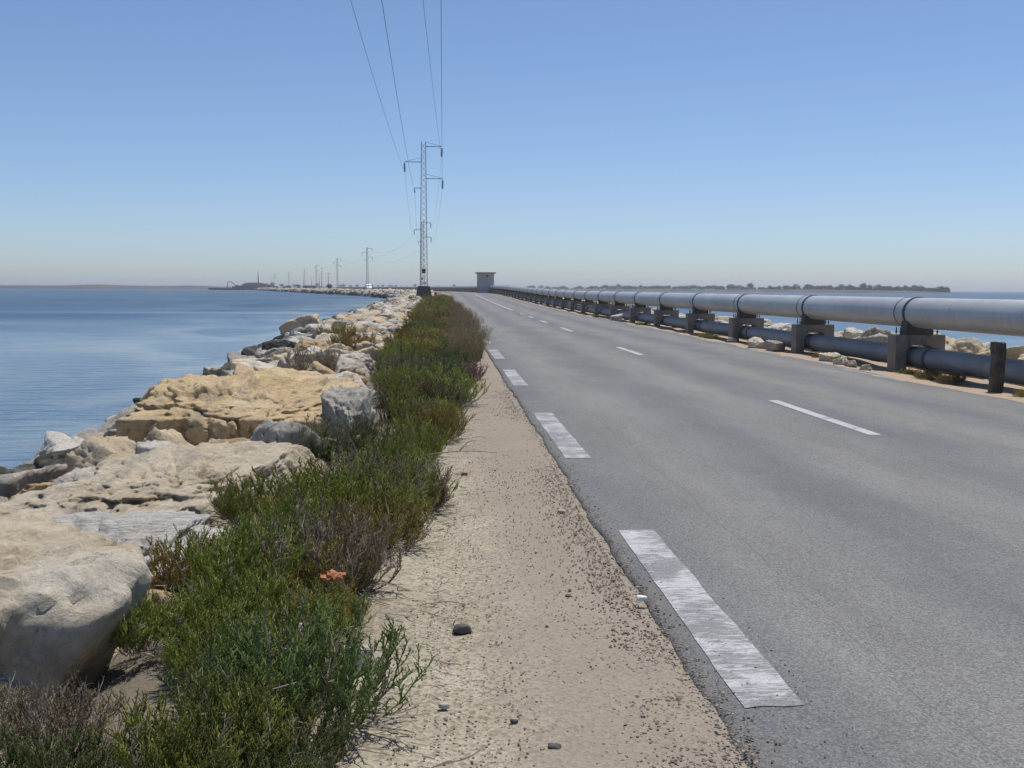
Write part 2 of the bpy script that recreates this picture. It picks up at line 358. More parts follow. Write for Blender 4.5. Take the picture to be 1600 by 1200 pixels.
# galvanised pipe skins
def pipe_mat(name, c1, c2, c3, metal, rough):
    m, t, b = material(name); p = pos(t)
    st = noise(t, 2.2, 7, 0.65, scaled(t, p, (1.0, 0.35, 1.0)), 0.4)
    c = ramp(t, st, [(0.3, c1), (0.55, c2), (0.75, c3)])
    drips = noise(t, 5.0, 5, 0.6, scaled(t, p, (0.3, 3.0, 0.3)))
    c = mix(t, ramp(t, drips, [(0.55, 0.0), (0.75, 0.35)]), c, (0.20, 0.185, 0.16))
    rust = noise(t, 3.2, 6, 0.7, scaled(t, p, (0.8, 2.2, 0.8)), 0.5)
    c = mix(t, ramp(t, rust, [(0.60, 0.0), (0.72, 0.6)]), c, (0.20, 0.13, 0.085))
    set_(t, b, c, ramp(t, noise(t, 3.5, 5, 0.6, p), [(0.3, rough - 0.06), (0.7, rough + 0.1)]), bump(t, noise(t, 30, 4, 0.6, p), 0.08, 0.004), Metallic=metal)
    M[name] = m
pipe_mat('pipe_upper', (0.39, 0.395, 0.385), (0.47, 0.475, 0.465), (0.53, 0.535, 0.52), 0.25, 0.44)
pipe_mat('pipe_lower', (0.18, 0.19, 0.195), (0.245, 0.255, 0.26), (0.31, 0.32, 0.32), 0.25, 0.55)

def tint_mat(name, rough=0.75, spec=0.25, sub=None, gain=1.0):
    m, t, b = material(name)
    a = N(t, 'VertexColor'); a.layer_name = 'tint'
    oi = N(t, 'ObjectInfo').outputs['Random']
    hs = N(t, 'HueSaturation'); t.links.new(a.outputs['Color'], hs.inputs['Color'])
    t.links.new(mth(t, 'MULTIPLY_ADD', oi, 0.03, 0.485), hs.inputs['Hue']); t.links.new(mth(t, 'MULTIPLY_ADD', oi, 0.35 * gain, 0.82 * gain), hs.inputs['Value'])
    set_(t, b, hs.outputs[0], rough, None, Specular_IOR_Level=spec); M[name] = m
    if sub:
        tr = N(t, 'BsdfTranslucent'); t.links.new(hs.outputs[0], tr.inputs['Color']); mx = N(t, 'MixShader'); mx.inputs[0].default_value = sub
        t.links.new(b.outputs[0], mx.inputs[1]); t.links.new(tr.outputs[0], mx.inputs[2]); t.links.new(mx.outputs[0], t.nodes['Material Output'].inputs['Surface'])
tint_mat('succulent_leaf', 0.6, 0.35, 0.45, 1.72); tint_mat('woody_stem', 0.9, 0.1, None, 1.2); tint_mat('dry_grass', 0.85, 0.15, 0.35); tint_mat('gravel_tint', 0.95, 0.1)

# ------------------------------------------------------------------ sea, causeway ground
me = mesh_np('water', [(-14000, -3000, WATER), (14000, -3000, WATER), (14000, 24000, WATER), (-14000, 24000, WATER)], [(0, 1, 2, 3)], False, M['water'])
tag(link('water', me), kind='structure')

def ground_z(X, d):
    X = np.asarray(X, float)
    z = np.interp(X, [-16, -12, -8.5, -6.2, -3.6, -2.0, -1.2, -0.3, 0.4, 0.92, 1.1, 7.6, 8.2, 9.6, 10.4, 12.5, 15, 20, 26],
                     [-6, -4.5, -2.6, -1.75, -0.75, -0.35, -0.08, -0.035, -0.045, -0.012, -0.04, -0.055, -0.04, -0.08, -0.25, -0.95, -1.9, -4, -6])
    return z
def depths(limit, first, grow):
    ds = [1.2]; s = first
    while ds[-1] < limit: ds.append(ds[-1] + s); s = min(s * grow, 12)
    return np.array(ds)
dg = depths(1500, 0.07, 1.012)
Xg = np.concatenate([np.linspace(-16, -2, 22)[:-1], np.linspace(-2, -0.5, 22)[:-1], np.linspace(-0.5, 1.15, 34), [1.6, 4.5, 7.6], np.linspace(7.8, 10.6, 30), np.linspace(11.2, 26, 16)])
DD, XX = np.meshgrid(dg, Xg, indexing='ij')
ZZ = ground_z(XX, DD)
shoulder = np.clip(1 - np.abs(XX - 0.2) / 1.2, 0, 1); verge = sstep(8.0, 8.5, XX)
ZZ = ZZ + n2(XX * 1.2, DD * 0.5, 5, 4) * 0.006 * (XX < 1.0) + n2(XX * 7, DD * 7, 8, 3) * 0.0025 * (XX < 0.95)
ZZ = ZZ + verge * n2(XX * 0.9, DD * 0.7, 9, 4) * 0.04
ZZ = ZZ - 0.02 * np.exp(-((XX - 0.05 - 0.06 * np.sin(DD * 0.5)) / 0.16) ** 2)      # trodden track
ZZ = ZZ + ZR(DD)
def grid_mesh(name, PX, PY, PZ, mat, smooth=True):
    a, bb = PX.shape; v = np.stack([PX.ravel(), PY.ravel(), PZ.ravel()], 1)
    i = (np.arange(a - 1)[:, None] * bb + np.arange(bb - 1)[None]).ravel()
    f = np.stack([i, i + 1, i + bb + 1, i + bb], 1)
    return mesh_np(name, v, f, smooth, mat)
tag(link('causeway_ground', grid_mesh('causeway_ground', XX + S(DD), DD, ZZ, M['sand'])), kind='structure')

# road slab with a ragged left edge
dr = depths(1500, 0.035, 1.008)
edge = 0.955 + 0.022 * n2(dr * 0.5, 0, 3, 3) + 0.016 * n2(dr * 3.1, 4, 13, 3) + 0.010 * n2(dr * 14, 2, 14, 2) + 0.0022 * np.clip(dr, 0, 30)
redge = 7.80 + 0.33 * sstep(16, 46, dr) + 0.06 * n2(dr * 0.6, 0, 23, 3) + 0.03 * n2(dr * 3.0, 4, 24, 2)
fr = np.array([0, 0, 0.004, 0.012, 0.03, 0.06, 0.1, 0.18, 0.3, 0.46, 0.64, 0.82, 0.93, 0.985, 1, 1])
DR, FR = np.meshgrid(dr, fr, indexing='ij')
RX = edge[:, None] + (redge - edge)[:, None] * FR
RZ = 0.018 - 0.0009 * (RX - 4.4) ** 2 + 0.006 * n2(RX * 0.8, DR * 0.35, 31, 2)
RZ[:, 0] = -0.13; RZ[:, 1] = RZ[:, 1] - 0.018 + 0.008 * n2(dr * 9, 1, 41, 2); RZ[:, 2] -= 0.006; RZ[:, -1] = -0.13; RZ[:, -2] -= 0.015
road_z = lambda X, d: 0.018 - 0.0009 * (X - 4.4) ** 2 + 0.006 * float(n2(X * 0.8, d * 0.35, 31, 2))
road = link('road', grid_mesh('road', RX + S(DR), DR, RZ + ZR(DR), M['asphalt'])); tag(road, kind='structure')

def dash(x0, x1, d0, d1, mat, jag=0.02, seed=0):
    n = max(4, int((d1 - d0) / 0.18)); n = min(n, 120); ds = np.linspace(d0, d1, n); v = []; f = []
    fx = np.linspace(0, 1, 4)
    for i, d in enumerate(ds):
        for k, q in enumerate(fx):
            j = jag * 0.22 * float(vnoise([[d * 7, k * 3.3, seed]])[0]) if k in (0, 3) else 0
            dd = d + (jag * 0.3 * float(vnoise([[k * 1.7, seed, i]])[0]) if i in (0, n-1) else 0)
            X = x0 + (x1 - x0) * q + j
            v.append(W(X, dd, road_z(X, dd) + 0.0035))
    for i in range(n - 1):
        for k in range(3): a = i * 4 + k; f.append((a, a + 1, a + 5, a + 4))
    me = bpy.data.meshes.new('painted_dash'); me.from_pydata([tuple(q) for q in v], [], f); me.materials.append(mat)
    return link('painted_dash', me, None, road)
for i, (a, bb) in enumerate([(3.77, 6.65), (9.55, 13.1), (16.8, 20.2), (23.2, 26.8), (29.9, 33.2), (36.4, 39.6), (43, 46.2), (49.5, 52.7), (56, 59.2), (62.5, 65.7), (69, 72.2)]):
    dash(1.075, 1.30, a, bb, M['paint'], 0.03, i)
for i, (a, bb) in enumerate([(10.95, 14.5), (24.6, 28.0), (38.4, 42.2), (48.2, 51.4), (56.2, 59.2), (63.5, 66.3)]):
    dash(4.36 + i * 0.04, 4.50 + i * 0.04, a, bb, M['paint_fresh'], 0.012, 20 + i)
o = dash(4.58, 4.74, 74, 230, M['paint_fresh'], 0.012, 40); o.name = 'solid_centre_line'
for i in range(9): dash(7.52 + 0.33 * float(sstep(16, 46, 19 + 6.55 * i)), 7.65 + 0.33 * float(sstep(16, 46, 19 + 6.55 * i)), 17.6 + 6.55 * i, 20.6 + 6.55 * i, M['paint_worn'], 0.03, 60 + i)

# ------------------------------------------------------------------ pipeline
NSEC = 96; PX_ = 9.12; UP_R, UP_Z = 0.29, 1.075; LO_R, LO_Z = 0.20, 0.225
D0 = 14.7; SP = 6.0
def cyl_mesh(name, rad, length, n, mat, bead=0.0):
    mb = MB(); pts = [(0, 0, 0), (0, length, 0)]; mb.tube(pts, rad, n, False)
    me = mb.mesh(name, mat, True); return me
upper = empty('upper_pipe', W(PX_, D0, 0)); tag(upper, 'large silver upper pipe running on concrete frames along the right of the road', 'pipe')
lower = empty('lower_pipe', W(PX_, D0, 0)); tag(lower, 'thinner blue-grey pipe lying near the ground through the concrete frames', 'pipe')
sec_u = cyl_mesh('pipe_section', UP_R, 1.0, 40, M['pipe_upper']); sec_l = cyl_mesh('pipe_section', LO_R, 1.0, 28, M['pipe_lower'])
def ring_mesh(rad, w, th):
    mb = MB(); n = 40; prof = [(0, rad - 0.01), (0, rad + th * 0.75), (w * 0.2, rad + th), (w * 0.8, rad + th), (w, rad + th * 0.75), (w, rad - 0.01)]
    for k in range(n):
        a = 2 * math.pi * k / n
        for (y, r) in prof: mb.v.append((r * math.cos(a), y - w / 2, r * math.sin(a)))
    L = len(prof)
    for k in range(n):
        for j in range(L - 1):
            a = k * L + j; c = ((k + 1) % n) * L + j; mb.f.append((a, c, c + 1, a + 1))
    return mb.mesh('ring', None, True)
ring_thick = ring_mesh(UP_R, 0.075, 0.022); ring_thick.materials.append(M['rubber_band'])
ring_thin = ring_mesh(UP_R, 0.03, 0.007); ring_thin.materials.append(M['rubber_band'])
ring_low = ring_mesh(LO_R, 0.09, 0.02); ring_low.materials.append(M['rubber_band'])
def joint(k):
    d = D0 - 6.0 + SP * k; return W(PX_, d, 0), d
up_i, lo_i = Matrix.Translation(-upper.location), Matrix.Translation(-lower.location)
def part(name, me, parent, loc, rz, scl=None):
    o = link(name, me, None, parent); o.location = Vector(loc) - parent.location; o.rotation_euler = rz
    if scl: o.scale = scl
    return o
support_pts = []
for k in range(NSEC):
    (a, da), (c, dc) = joint(k), joint(k + 1)
    v = c - a; L = v.length; e = Vector((0, 1, 0)).rotation_difference(v.normalized()).to_euler()
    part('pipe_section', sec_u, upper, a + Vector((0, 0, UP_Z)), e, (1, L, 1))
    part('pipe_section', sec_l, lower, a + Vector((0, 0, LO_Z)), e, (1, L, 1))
    if k > 0:
        support_pts.append((a, e))
        if k < 60:
            part('coupling_ring', ring_thick, upper, a + Vector((0, 0, UP_Z)) - v.normalized() * 0.03, e)
        if k < 16:
            part('seam_ring', ring_thin, upper, a + Vector((0, 0, UP_Z)) + v.normalized() * 0.42, e)
            part('coupling_ring', ring_low, lower, a + Vector((0, 0, LO_Z)) - v.normalized() * (0.75 if k % 3 else 0.34), e)
# portal frame: outline with an arched opening, 0.42 m deep
def frame_mesh(wd=0.96, h=0.66, base=-0.35, leg=0.21, beam=0.20, dep=0.42):
    outer = [(-wd/2, base), (-wd/2, h), (wd/2, h), (wd/2, base)]
    xi = wd/2 - leg; zt = h - beam; rc = 0.14
    inner = [(-xi, base), (-xi, zt - rc)]
    for a in (60, 30): inner.append((-xi + rc - rc * math.sin(R(a)), zt - rc + rc * math.cos(R(a))))
    inner.append((-xi + rc, zt))
    inner += [(-x, z) for x, z in reversed(inner)]
    bm = bmesh.new()
    pts = [outer[0], outer[1], outer[2], outer[3]] + list(reversed(inner))
    vs = [bm.verts.new((x, -dep/2, z)) for x, z in pts]; f = bm.faces.new(vs)
    r = bmesh.ops.extrude_face_region(bm, geom=[f])
    bmesh.ops.translate(bm, verts=[g for g in r['geom'] if isinstance(g, bmesh.types.BMVert)], vec=(0, dep, 0))
    bmesh.ops.recalc_face_normals(bm, faces=bm.faces)
    bmesh.ops.bevel(bm, geom=[e for e in bm.edges if e.calc_face_angle(0) > 1.0], offset=0.014, segments=2, affect='EDGES')
    me = bpy.data.meshes.new('portal_frame'); bm.to_mesh(me); bm.free(); me.materials.append(M['concrete']); return me
fr_me = frame_mesh()
mb = MB(); mb.quadbox([(-0.26, -0.16, 0.64), (0.26, -0.16, 0.64), (0.26, 0.16, 0.64), (-0.26, 0.16, 0.64), (-0.245, -0.15, 0.94), (0.245, -0.15, 0.94), (0.245, 0.15, 0.94), (-0.245, 0.15, 0.94)])
sad_me = mb.mesh('saddle', M['saddle_steel'], False, 0.01)
mb = MB(); mb.tube([(0, 0, 0.62), (0, 0, 0.80)], 0.011, 6); mb.tube([(0, 0, 0.70), (0, 0, 0.725)], 0.022, 6)
bolt_me = mb.mesh('bolt', M['saddle_steel'])
ordw = ['first', 'second', 'third', 'fourth', 'fifth', 'sixth', 'seventh', 'eighth', 'ninth', 'tenth', 'eleventh', 'twelfth', 'thirteenth', 'fourteenth', 'fifteenth', 'sixteenth']
for k, (a, e) in enumerate(support_pts):
    if k == 0: continue            # the joint before the first visible frame lies outside the picture
    s = empty('pipe_support', a, e.z + rnd.gauss(0, 0.018)); s.scale = (1 + rnd.gauss(0, 0.012), 1 + rnd.gauss(0, 0.02), 1)
    if k - 1 < len(ordw): lab = ('nearest grey concrete portal frame under the pipes, just past the dark post' if k == 1 else f'{ordw[k-1]} concrete portal frame under the pipes, counted from the dark post')
    elif k < 32: lab = 'concrete pipe frame in the far crowded row before the hut'
    else: lab = 'tiny distant pipe frame on the bend beyond the hut'
    tag(s, lab, 'pipe support', 'concrete frames carrying the pipeline')
    link('portal_frame', fr_me, None, s); link('saddle', sad_me, None, s)
    if k < 10:
        for bx in (-0.36, 0.36):
            for by in (-0.1, 0.1): link('bolt', bolt_me, None, s, (bx, by, 0.0))

# dark weathered post in front of the lower pipe
bm = bmesh.new(); bmesh.ops.create_cube(bm, size=1.0)
bmesh.ops.scale(bm, verts=bm.verts, vec=(0.165, 0.15, 1.05)); bmesh.ops.subdivide_edges(bm, edges=bm.edges[:], cuts=7, use_grid_fill=True)
co = np.array([v.co[:] for v in bm.verts]); ns = fbm(co * 9, 77, 4)
for v, q in zip(bm.verts, ns): v.co += Vector((v.co.x, v.co.y, 0)).normalized() * (0.016 * q); v.co.z += 0.02 * q * (v.co.z > 0.45); v.co.x -= 0.02 * (v.co.z < -0.1)
me = bpy.data.meshes.new('post'); bm.to_mesh(me); bm.free(); me.materials.append(M['post_concrete'])
o = link('roadside_post', me, None, None, W(8.50, 16.35, 0.19), (R(1.5), R(-1), R(4)))
tag(o, 'short dark weathered post standing against the lower pipe at the right', 'post')

# ------------------------------------------------------------------ valve hut
hut = empty('valve_hut', W(8.1, 201, 0), 0.0); tag(hut, 'small grey hut with overhanging flat roof where the pipeline bends', 'hut')
mb = MB(); mb.box(-1.5, 1.5, 0, 3.2, -0.5, 3.25); link('wall', mb.mesh('wall', M['hut_wall'], False, 0.02), None, hut)
mb = MB(); mb.box(-1.52, 1.52, -0.02, 3.22, 3.253, 3.55); link('wall_band', mb.mesh('wall_band', M['hut_band']), None, hut)
mb = MB(); mb.box(-1.85, 1.85, -0.4, 3.6, 3.553, 3.75); link('roof', mb.mesh('roof', M['hut_roof'], False, 0.02), None, hut)
mb = MB(); mb.box(0.05, 0.45, -0.03, 0.1, 2.95, 3.2); v_ = link('vent', mb.mesh('vent', M['dark_metal']), None, hut)
mb = MB(); mb.box(-1.54, -1.5, 0.9, 1.9, -0.05, 2.1); link('door', mb.mesh('door', M['dark_metal']), None, hut)

# ------------------------------------------------------------------ pylons and wires
PYL_H = 16.0
def pylon(loc, rz, label, detail, base=1.45, H=PYL_H):
    p = empty('lattice_pylon', loc, rz); tag(p, label, 'pylon', 'power pylons along the causeway')
    w = lambda z: 0.37 - 0.155 * (z - base) / (H - base)          # half width
    th = 0.055 if detail else 0.075
    for sx_ in (-1, 1):
        for sy_ in (-1, 1):
            mb = MB(); mb.bar((sx_ * w(base), sy_ * w(base), base - 0.3), (sx_ * w(H), sy_ * w(H), H), th)
            link('leg', mb.mesh('leg', M['lattice_steel']), None, p)
    nz = 25 if detail else 12; zs = np.linspace(base, H - 0.15, nz + 1); far = MB()
    for f in range(4):
        for i in range(nz):
            z0, z1 = zs[i], zs[i + 1]; s = 1 if (i + f) % 2 else -1
            q = [(s * w(z0), -w(z0), z0), (-s * w(z1), -w(z1), z1)]
            ca, sa = [(1, 0), (0, 1), (-1, 0), (0, -1)][f]
            q = [(x * ca - y * sa, x * sa + y * ca, z) for x, y, z in q]
            mb = MB() if detail else far
            mb.bar(q[0], q[1], 0.036 if detail else 0.045)
            if detail: link('brace', mb.mesh('brace', M['lattice_steel']), None, p)
    if not detail: link('bracing', far.mesh('bracing', M['lattice_steel']), None, p)
    mb = MB(); mb.quadbox([(-1.0, -1.0, -0.8), (1.1, -1.0, -0.8), (1.1, 1.0, -0.8), (-1.0, 1.0, -0.8), (-0.62, -0.6, base), (0.62, -0.6, base), (0.62, 0.6, base), (-0.62, 0.6, base)])
    link('footing', mb.mesh('footing', M['old_concrete'], False, 0.05), None, p)
    tips = []
    for (sx_, ln, z, ins) in ((1, 1.86, 15.5, 1.05), (-1, 1.93, 13.95, 1.05), (1, 1.93, 12.3, 1.05), (-1, 0.92, 11.35, 0.55)):
        mb = MB(); x0 = sx_ * w(z); x1 = sx_ * ln
        mb.bar((x0, -0.12, z), (x1, 0, z), 0.055 if detail else 0.1); mb.bar((x0, 0.12, z), (x1, 0, z), 0.055 if detail else 0.1)
        if ln > 1: mb.bar((x0, 0, z + 0.45), (x1 * 0.96, 0, z + 0.03), 0.03)
        arm = link('cross_arm', mb.mesh('cross_arm', M['lattice_steel']), None, p)
        mb = MB(); nd = 7 if ins > 0.8 else 4; x2 = x1 - sx_ * 0.04
        mb.tube([(x1, 0, z), (x2, 0, z - ins)], 0.02 if detail else 0.05, 6)
        for q in range(nd):
            zz = z - 0.14 - (ins - 0.3) * q / (nd - 1) if nd > 1 else z; 
            mb.tube([(x1 + (x2 - x1) * q / nd, 0, zz), (x1 + (x2 - x1) * q / nd, 0, zz - 0.05), (x1 + (x2 - x1) * q / nd, 0, zz - 0.09)], [0.07, 0.14, 0.05] if ins > 0.8 else [0.04, 0.075, 0.03], 10)
        link('insulator', mb.mesh('insulator', M['insulator_glass']), None, arm)
        tips.append(p.matrix_basis @ Vector((x2, 0, z - ins)))
    if detail:
        mb = MB(); mb.box(-0.17, 0.19, -0.42, -0.39, 2.75, 3.2); link('warning_plate', mb.mesh('warning_plate', M['rusty_plate']), None, p)
        mb = MB(); mb.box(-0.26, -0.10, -0.43, -0.40, 2.1, 2.3); link('number_plate', mb.mesh('number_plate', M['rusty_plate']), None, p)
        mb = MB(); mb.bar((-0.36, -0.38, 1.75), (0.36, -0.38, 1.75), 0.06, 0.16); link('crossbar', mb.mesh('crossbar', M['white_paint']), None, p)
    return p, tips
spots = [((-2.03, 113), 'tall lattice pylon nearest the camera, rising behind the roadside shrubs'),
         ((-4.75, 251), 'lattice pylon standing almost exactly behind the nearest one'),
         ((-28.5, 415), 'lattice pylon on the bend just beside the white van'),
         ((-54.4, 570), 'fourth lattice pylon along the causeway, left of the white van'),
         ((-84, 735), 'fifth pale lattice pylon along the far causeway'),
         ((-111, 890), 'sixth pale lattice pylon along the far causeway'),
         ((-147, 1060), 'seventh faint lattice pylon along the far causeway'),
         ((-186, 1230), 'last faint lattice pylon near the dark mound')]
alltips = []
for i, ((x, d), lab) in enumerate(spots):
    z = 0.27 if i == 0 else float(ZR(d)); p_, tips = pylon((x, d, z), -S(d + 1) + S(d - 1) if False else heading(d) if i else 0.0, lab, i == 0, 1.45 if i == 0 else 0.8, 16.0 if i == 0 else 15.9)
    bpy.context.view_layer.update(); alltips.append(tips)
near_ends = [Vector((-1.66, -37, 15.0)), Vector((-2.66, -37, 13.4)), Vector((-0.02, -37, 11.7)), Vector((-0.75, -37, 11.3))]
def wire(a, b_, sag, rad, label, n=48):
    pts = []
    for i in range(n + 1):
        q = i / n; pnt = a.lerp(b_, q); pnt.z -= 4 * sag * q * (1 - q); pts.append(pnt)
    mb = MB(); mb.tube([q - pts[0] for q in pts], rad, 5); o = link('power_wire', mb.mesh('power_wire', M['wire'], True), None, None, pts[0])
    tag(o, label, 'wire', 'power lines along the causeway'); return o
wn = ['upper right', 'left', 'lower right', 'lowest left']
for k in range(4):
    wire(alltips[0][k], near_ends[k], [1.5, 1.55, 1.5, 1.6][k], 0.010, f'thin wire from the {wn[k]} arm of the nearest pylon passing overhead')
    wire(alltips[0][k], alltips[1][k], 2.2, 0.010, f'wire from the {wn[k]} arm of the nearest pylon to the pylon behind it')
    if k < 3: wire(alltips[1][k], alltips[2][k], 2.4, 0.012, f'faint wire from the {wn[k]} arm of the second pylon to the bend')
for i in range(2, 5):
    for k in range(3): wire(alltips[i][k], alltips[i + 1][k], 2.4, 0.010, f'very faint wire from the {wn[k]} arm of the {["third","fourth","fifth"][i-2]} pylon onward', 20)

# plain poles on the far causeway
for i, (x, d, h) in enumerate(((-58, 560, 8.3), (-70, 640, 12.2), (-75, 672, 9.2), (-108, 860, 9.5), (-168, 1090, 13), (-90, 760, 8.2))):
    mb = MB(); mb.tube([(0, 0, -0.5), (0, 0, h)], [0.20, 0.11], 8)
    o = empty('lamp_pole', (x, d, float(ZR(d)))); tag(o, ['short thin pole between the white van and the fourth pylon', 'tall thin pole close beside the fourth pylon', 'short thin pole just left of the fourth pylon', 'thin pole between the fifth and sixth pylons', 'thin pole far along the causeway near the last pylons', 'low thin pole just right of the fifth pylon'][i], 'pole', 'thin poles on the far causeway')
    link('shaft', mb.mesh('shaft', M['lattice_steel'], True), None, o)
    mb = MB(); mb.bar((-0.9, 0, h - 0.3), (0.9, 0, h - 0.3), 0.12); link('cross_arm', mb.mesh('cross_arm', M['lattice_steel']), None, o)
# red and white marker beside the pylon footing
o = empty('marker_post', W(-0.8, 108, 0)); tag(o, 'small red and white marker post right of the nearest pylon footing', 'marker')
mb = MB(); mb.box(-0.10, 0.10, -0.06, 0.06, -0.2, 0.62); link('post', mb.mesh('post', M['white_paint'], False, 0.02), None, o)
mb = MB(); mb.box(-0.12, 0.12, -0.07, 0.07, 0.622, 0.9); link('cap', mb.mesh('cap', M['red_paint'], False, 0.02), None, o)

# ------------------------------------------------------------------ white van coming round the bend
def van(loc, rz):
    v = empty('delivery_van', loc, rz); tag(v, 'white van coming round the distant bend', 'van')
    prof = [(-2.5, 0.35), (-2.5, 0.62), (-2.42, 0.80), (-1.65, 1.25), (-0.55, 2.18), (-0.3, 2.28), (2.4, 2.30), (2.5, 2.1), (2.5, 0.35)]
    bm = bmesh.new(); vs_ = [bm.verts.new((-0.95, y, z)) for y, z in prof]; f = bm.faces.new(vs_)
    r = bmesh.ops.extrude_face_region(bm, geom=[f]); bmesh.ops.translate(bm, verts=[g for g in r['geom'] if isinstance(g, bmesh.types.BMVert)], vec=(1.9, 0, 0))
    bmesh.ops.recalc_face_normals(bm, faces=bm.faces); bmesh.ops.bevel(bm, geom=bm.edges[:], offset=0.08, segments=3, affect='EDGES')
    me = bpy.data.meshes.new('body'); bm.to_mesh(me); bm.free(); me.materials.append(M['white_paint']); body = link('body', me, None, v)
    mb = MB(); mb.quadbox([(-0.8, -1.42, 1.46), (0.8, -1.42, 1.46), (0.8, -1.38, 1.44), (-0.8, -1.38, 1.44), (-0.75, -0.92, 1.89), (0.75, -0.92, 1.89), (0.75, -0.88, 1.87), (-0.75, -0.88, 1.87)])
    link('windscreen', mb.mesh('windscreen', M['window_glass']), None, body)
    for sx_ in (-1, 1):
        mb = MB(); mb.box(sx_ * 0.955 - 0.01, sx_ * 0.955 + 0.01, -1.0, -0.1, 1.3, 1.95); link('side_window', mb.mesh('side_window', M['window_glass']), None, body)
        mb = MB(); mb.box(sx_ * 0.68 - 0.16, sx_ * 0.68 + 0.16, -2.53, -2.40, 0.60, 0.76); link('headlight', mb.mesh('headlight', M['window_glass']), None, v)
        for y in (-1.6, 1.6):
            mb = MB(); mb.tube([(sx_ * 0.72, y, 0.34), (sx_ * 0.97, y, 0.34)], 0.34, 20); wh = link('wheel', mb.mesh('wheel', M['tyre'], False, 0.02), None, v)
            mb = MB(); mb.tube([(sx_ * 0.971, y, 0.34), (sx_ * 0.985, y, 0.34)], 0.19, 16); link('hub', mb.mesh('hub', M['lattice_steel']), None, wh)
    return v
van(W(2.9, 436, 0.03), heading(436) - 0.0)

# ------------------------------------------------------------------ boulders
def ico(sub):
    bm = bmesh.new(); bmesh.ops.create_icosphere(bm, subdivisions=sub, radius=1.0)
    v = np.array([q.co[:] for q in bm.verts]); f = np.array([[q.index for q in fc.verts] for fc in bm.faces]); bm.free(); return v, f
ICO = {s: ico(s) for s in (1, 2, 3, 5, 6, 7)}
def rock_verts(seed, sub, dims, k=18, chips=9, rough=1.0, boxy=True, ribs=0.0):
    rs = np.random.RandomState(seed); u, f = ICO[sub]
    nrm = []; dist = []
    if boxy:
        for ax in range(3):
            for s in (-1, 1):
                n = np.zeros(3); n[ax] = s; n += rs.normal(0, 0.16, 3); nrm.append(n / np.linalg.norm(n)); dist.append(rs.uniform(0.72, 0.9))
    for _ in range(chips):
        n = rs.normal(0, 1, 3); nrm.append(n / np.linalg.norm(n)); dist.append(rs.uniform(0.82, 1.12))
    nrm = np.array(nrm); dist = np.array(dist)
    q = np.clip(u @ nrm.T, 0, None) / dist
    r = np.power(np.sum(np.power(q, k), 1) + 1e-9, -1.0 / k); r = np.minimum(r, 1.45)
    v = u * r[:, None] * np.array(dims)
    s0 = float(np.mean(dims)); off = rs.uniform(0, 90, 3)
    nn = v / np.maximum(np.linalg.norm(v, axis=1, keepdims=True), 1e-6)
    dsp = 0.06 * s0 * fbm(v / s0 * 1.3 + off, seed, 3) * rough
    def facets(n, depth, tilt, vv):          # broken faces: each patch sits and leans a little differently
        idx = rs.choice(len(vv), n, replace=False); P = vv[idx]; best = np.full(len(vv), 1e9); ci = np.zeros(len(vv), int)
        w = vv + 0.10 * s0 * np.stack([fbm(vv / s0 * 3 + off + 11 * a, seed + 40 + a, 2) for a in range(3)], 1)
        for c_ in range(n):
            d2 = np.sum((w - P[c_]) ** 2, 1); q_ = d2 < best; best[q_] = d2[q_]; ci[q_] = c_
        return rs.uniform(-1, 0.6, n)[ci] * depth + np.sum((vv - P[ci]) * rs.normal(0, tilt, (n, 3))[ci], 1)
    if sub >= 3:
        dsp += rough * facets(14, 0.05 * s0, 0.06, v)
    if sub >= 5:
        dsp += rough * facets(60, 0.018 * s0, 0.06, v)
        if sub >= 6: dsp += rough * facets(260, 0.007 * s0, 0.06, v)
        lump = fbm(v * 2.3 + off, seed + 2, 2)
        dsp += 0.014 * rough * fbm(v * 12 + off, seed + 9, 4, 0.65) * (0.4 + np.clip(lump + 0.4, 0, 1.2))
        pit = np.clip(fbm(v * 8.0 + off, seed + 19, 4, 0.6) - 0.32, 0, 0.5); dsp -= 0.13 * rough * pit
        for j in range(7):
            nj = rs.normal(0, 1, 3); nj /= np.linalg.norm(nj); qj = v @ nj + 0.06 * s0 * fbm(v / s0 * 3.2 + off + 7 * j, seed + 60 + j, 3); cj = rs.uniform(-0.6, 0.6) * s0
            wj = 0.006 + 0.007 * s0; dsp -= 0.05 * s0 * rough * np.exp(-((qj - cj) / wj) ** 2) * (vnoise(v / s0 * 1.7 + off + j, seed + 80) > 0.0)
            dsp += rs.uniform(-0.05, 0.05) * s0 * ((qj > cj) - 0.5)
    if ribs:
        rr = fbm(v * np.array([1.5, 9.0, 16.0]) + off, seed + 30, 3); dsp += ribs * rr
    return v + nn * dsp[:, None], f
def rock_obj(seed, sub, dims, **kw):
    v, f = rock_verts(seed, sub, dims, **kw); return mesh_np('boulder', v, f, True)

